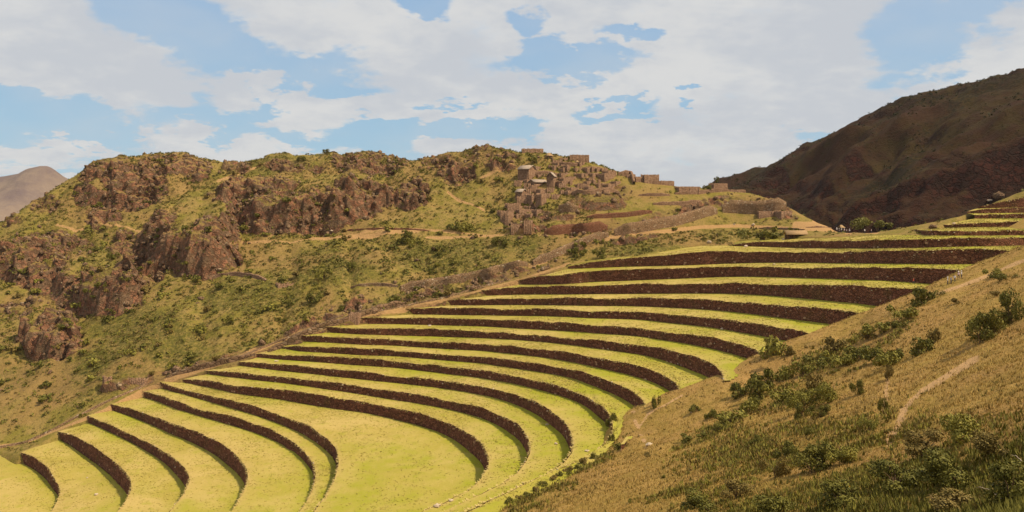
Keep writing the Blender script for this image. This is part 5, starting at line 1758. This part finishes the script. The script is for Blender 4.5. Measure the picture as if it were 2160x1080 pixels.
def flower(label, px, py, n):
    p = hit(px, py + 12)
    if p is None:
        return
    e = empty("flower", p)
    s = p.y / F_PX
    r = np.random.default_rng(px)
    for i in range(n):
        h = 12 * s + r.uniform(-2, 3) * s
        dx, dy = r.uniform(-5, 5) * s, r.uniform(-3, 3) * s
        V = [(-0.01, 0, -0.1), (0.01, 0, -0.1), (dx + 0.008, dy, h), (dx - 0.008, dy, h), (0, -0.01, -0.1), (0, 0.01, -0.1), (dx, dy + 0.008, h), (dx, dy - 0.008, h)]
        mesh_np("stem", V, [(0, 1, 2, 3), (4, 5, 6, 7)], M_LEAF, parent=e)
        PV, PF = [], []
        for k in range(7):
            a = 6.283 * k / 7
            c, q = math.cos(a), math.sin(a)
            R = 2.6 * s
            b0 = len(PV)
            PV += [(dx, dy, h), (dx + c * R - q * R * .35, dy - R * .4 + q * R * 0.4, h + q * R + c * R * .35), (dx + c * R * 1.25, dy - R * .5, h + q * R * 1.25), (dx + c * R + q * R * .35, dy - R * .4 + q * R * 0.4, h + q * R - c * R * .35)]
            PF.append((b0, b0 + 1, b0 + 2, b0 + 3))
        mesh_np("bloom", PV, PF, M_YEL, parent=e)
    tag(e, label, "flower")


flower("cluster of yellow flowers in the dark growth, upper of two", 2021, 1014, 4)
flower("pair of yellow flowers in the dark growth, lower of two", 1992, 1040, 2)
flower("single faint yellow flower left of the bottom thicket's middle", 1795, 1025, 1)


def twig(label, a, b):
    p, q = hit(*a), hit(*b)
    if p is None or q is None:
        return
    p = p + Vector((0, 0, 0.35))
    q = q + Vector((0, 0, 0.35))
    d = (q - p)
    V, F_ = [], []
    n = 9
    for i in range(n):
        t = i / (n - 1)
        c = p + d * t + Vector((0, 0, 0.12 * math.sin(t * 3.1) + 0.02 * math.sin(t * 17)))
        r_ = 0.022 * (1 - 0.6 * t)
        for k in range(5):
            an = 6.283 * k / 5
            V.append((c.x + r_ * math.cos(an), c.y, c.z + r_ * math.sin(an)))
    for i in range(n - 1):
        for k in range(5):
            F_.append((i * 5 + k, i * 5 + (k + 1) % 5, (i + 1) * 5 + (k + 1) % 5, (i + 1) * 5 + k))
    o = mesh_np("dry_branch", V, F_, M_BOULDER)
    tag(o, label, "branch")


twig("bare pale branch in the dark lower right corner", (2112, 1074), (2060, 1046))
twig("thin bare branch at the right edge of the dark corner", (2155, 990), (2130, 978))

# ------------------------------------------------------------------ people
def person_mesh(pose):
    me = bpy.data.meshes.new("pm")
    st = 0.22 if pose else 0.05
    J = [(0, 0, 0.95), (0, 0, 1.2), (0, 0.0, 1.42), (0, 0, 1.52), (0, 0.01, 1.66), (0, 0, 1.74),
         (0.09, 0, 0.9), (0.10, -st, 0.5), (0.11, -st * 0.6, 0.08), (0.11, -st * 0.6 - 0.13, 0.04),
         (-0.09, 0, 0.9), (-0.10, st * 0.5, 0.5), (-0.11, st * 1.3, 0.08), (-0.11, st * 1.3 - 0.13, 0.04),
         (0.19, 0, 1.4), (0.24, 0.05, 1.12), (0.25, -0.08 - st * 0.5, 0.88), (-0.19, 0, 1.4), (-0.24, 0.02, 1.12), (-0.25, -0.1 + st * 0.4, 0.88)]
    E = [(0, 1), (1, 2), (2, 3), (3, 4), (4, 5), (0, 6), (6, 7), (7, 8), (8, 9), (0, 10), (10, 11), (11, 12), (12, 13), (2, 14), (14, 15), (15, 16), (2, 17), (17, 18), (18, 19)]
    R = [.14, .15, .16, .06, .105, .08, .095, .07, .05, .04, .095, .07, .05, .04, .065, .05, .035, .065, .05, .035]
    me.from_pydata(J, E, [])
    o = bpy.data.objects.new("pm", me)
    COL.objects.link(o)
    m = o.modifiers.new("skin", 'SKIN')
    for i, v in enumerate(me.skin_vertices[0].data):
        v.radius = (R[i], R[i] * 0.8)
        v.use_root = (i == 0)
    s = o.modifiers.new("sub", 'SUBSURF')
    s.levels = 1
    s.render_levels = 1
    dg = bpy.context.evaluated_depsgraph_get()
    dg.update()
    nm = bpy.data.meshes.new_from_object(o.evaluated_get(dg))
    bpy.data.objects.remove(o)
    return nm


def flatmat(name, c):
    m, g, b = new_mat(name, 0.8)
    b.inputs['Base Color'].default_value = tuple(c) + (1,)
    return m


M_SKIN = flatmat("skin", (0.42, 0.24, 0.16))
M_TROU = flatmat("dark_trousers", (0.06, 0.06, 0.09))
SHIRT = {'white': flatmat("white_cloth", (0.72, 0.68, 0.68)), 'red': flatmat("red_cloth", (0.65, 0.10, 0.07)), 'pink': flatmat("pink_cloth", (0.7, 0.5, 0.5)), 'grey': flatmat("grey_cloth", (0.35, 0.33, 0.38)), 'blue': flatmat("blue_cloth", (0.14, 0.18, 0.32))}
PLOG = []
PM = [person_mesh(0), person_mesh(1)]
PCACHE = {}


def person(label, px, py, col, hpx, pose=0, rz=0.0, hat=None, group=None):
    p = safe_hit(px, py, 380)
    PLOG.append((px, py, tuple(p)))
    key = (col, pose)
    if key not in PCACHE:
        me = PM[pose].copy()
        for m in (SHIRT[col], M_TROU, M_SKIN):
            me.materials.append(m)
        for f in me.polygons:
            z = f.center.z
            f.material_index = 1 if z < 0.93 and abs(f.center.x) < 0.2 else (2 if z > 1.5 or (abs(f.center.x) > 0.2 and z < 1.0) else 0)
            f.use_smooth = True
        PCACHE[key] = me
    o = bpy.data.objects.new("person", PCACHE[key])
    COL.objects.link(o)
    o.location = p
    o.rotation_euler = (0, 0, rz)
    sc = max(0.95, min(1.12, hpx * p.y / F_PX / 1.75))
    o.scale = (sc, sc, sc)
    if hat:
        V, F_ = [], []
        for (r_, z) in ((0.22, 1.72), (0.12, 1.73), (0.11, 1.84), (0.01, 1.86)):
            for k in range(8):
                V.append((r_ * math.cos(k * math.pi / 4), r_ * math.sin(k * math.pi / 4), z))
        for i in range(3):
            for k in range(8):
                F_.append((i * 8 + k, i * 8 + (k + 1) % 8, (i + 1) * 8 + (k + 1) % 8, (i + 1) * 8 + k))
        mesh_np("hat", V, F_, SHIRT[hat], parent=o)
    tag(o, label, "person", group)
    return o


person("person in a red top walking alone at the right end of a terrace lawn", 1927, 600, 'red', 11, 1, 1.2)
GH = "hikers on the slope crest"
for i, (x, y, c, h_, l) in enumerate([(1999, 600, 'white', 'white', "leftmost hiker in white, leading the group at the slope crest"), (2006, 599, 'grey', None, "hiker in grey, second from left in the group at the slope crest"),
                                      (2014, 595, 'white', None, "hiker in white in the middle of the group at the slope crest"), (2022, 588, 'pink', 'white', "hiker in pink with a pale hat in the group at the slope crest"),
                                      (2028, 587, 'white', 'white', "rightmost hiker in white with a pale hat at the slope crest")]):
    person(l, x, y, c, 12, i % 2, 1.0 + i * 0.7, h_, GH)
GV = "visitors on the path by the kiosk"
for i, (x, y, c, h_, l) in enumerate([(1765, 474, 'white', 'white', "leftmost visitor in white at the end of the pale path"), (1770, 475, 'grey', 'white', "visitor in grey with a white hat, second from left on the pale path"),
                                      (1775, 476, 'white', 'white', "visitor in white just above the thatched kiosk"), (1781, 476, 'pink', 'white', "visitor in pink right of the one above the kiosk"),
                                      (1786, 477, 'white', None, "bareheaded visitor in white on the right of the path group"), (1792, 479, 'white', 'white', "rightmost visitor of the path group, in white"),
                                      (1824, 490, 'white', None, "person in white at the valley mouth, left of the pair"), (1838, 489, 'pink', None, "person in pink at the valley mouth, right of the one in white")]):
    person(l, x, y, c, 9, i % 2, i * 1.1, h_, GV)


# every surface a little darker and warmer (deeper, warmer shadows put into the albedo)
for m in bpy.data.materials:
    if not m.use_nodes or 'Principled BSDF' not in m.node_tree.nodes:
        continue
    bs = m.node_tree.nodes['Principled BSDF'].inputs['Base Color']
    if bs.is_linked:
        gg = G(m.node_tree)
        src = bs.links[0].from_socket
        mul = gg.mix(1.0, src, (0.92, 0.865, 0.80), 'MULTIPLY')
        m.node_tree.links.new(mul, bs)


# ------------------------------------------------------------------ thin air haze over the whole place
hm = bpy.data.materials.new("haze_air")
hm.use_nodes = True
hn = hm.node_tree
hn.nodes.clear()
pv = hn.nodes.new('ShaderNodeVolumePrincipled')
pv.inputs['Color'].default_value = (0.80, 0.84, 0.90, 1)
pv.inputs['Density'].default_value = 0.00003
pv.inputs['Anisotropy'].default_value = 0.0
ho = hn.nodes.new('ShaderNodeOutputMaterial')
hn.links.new(pv.outputs[0], ho.inputs['Volume'])
hx, hz0, hz1 = 16500.0, -231.5, 230.0
HV = [(-hx, -hx, hz0), (hx, -hx, hz0), (hx, hx, hz0), (-hx, hx, hz0), (-hx, -hx, hz1), (hx, -hx, hz1), (hx, hx, hz1), (-hx, hx, hz1)]
hz = mesh_np("haze", HV, [(0, 3, 2, 1), (4, 5, 6, 7), (0, 1, 5, 4), (1, 2, 6, 5), (2, 3, 7, 6), (3, 0, 4, 7)], hm)
hz['kind'] = 'stuff'
SC.cycles.volume_bounces = 0
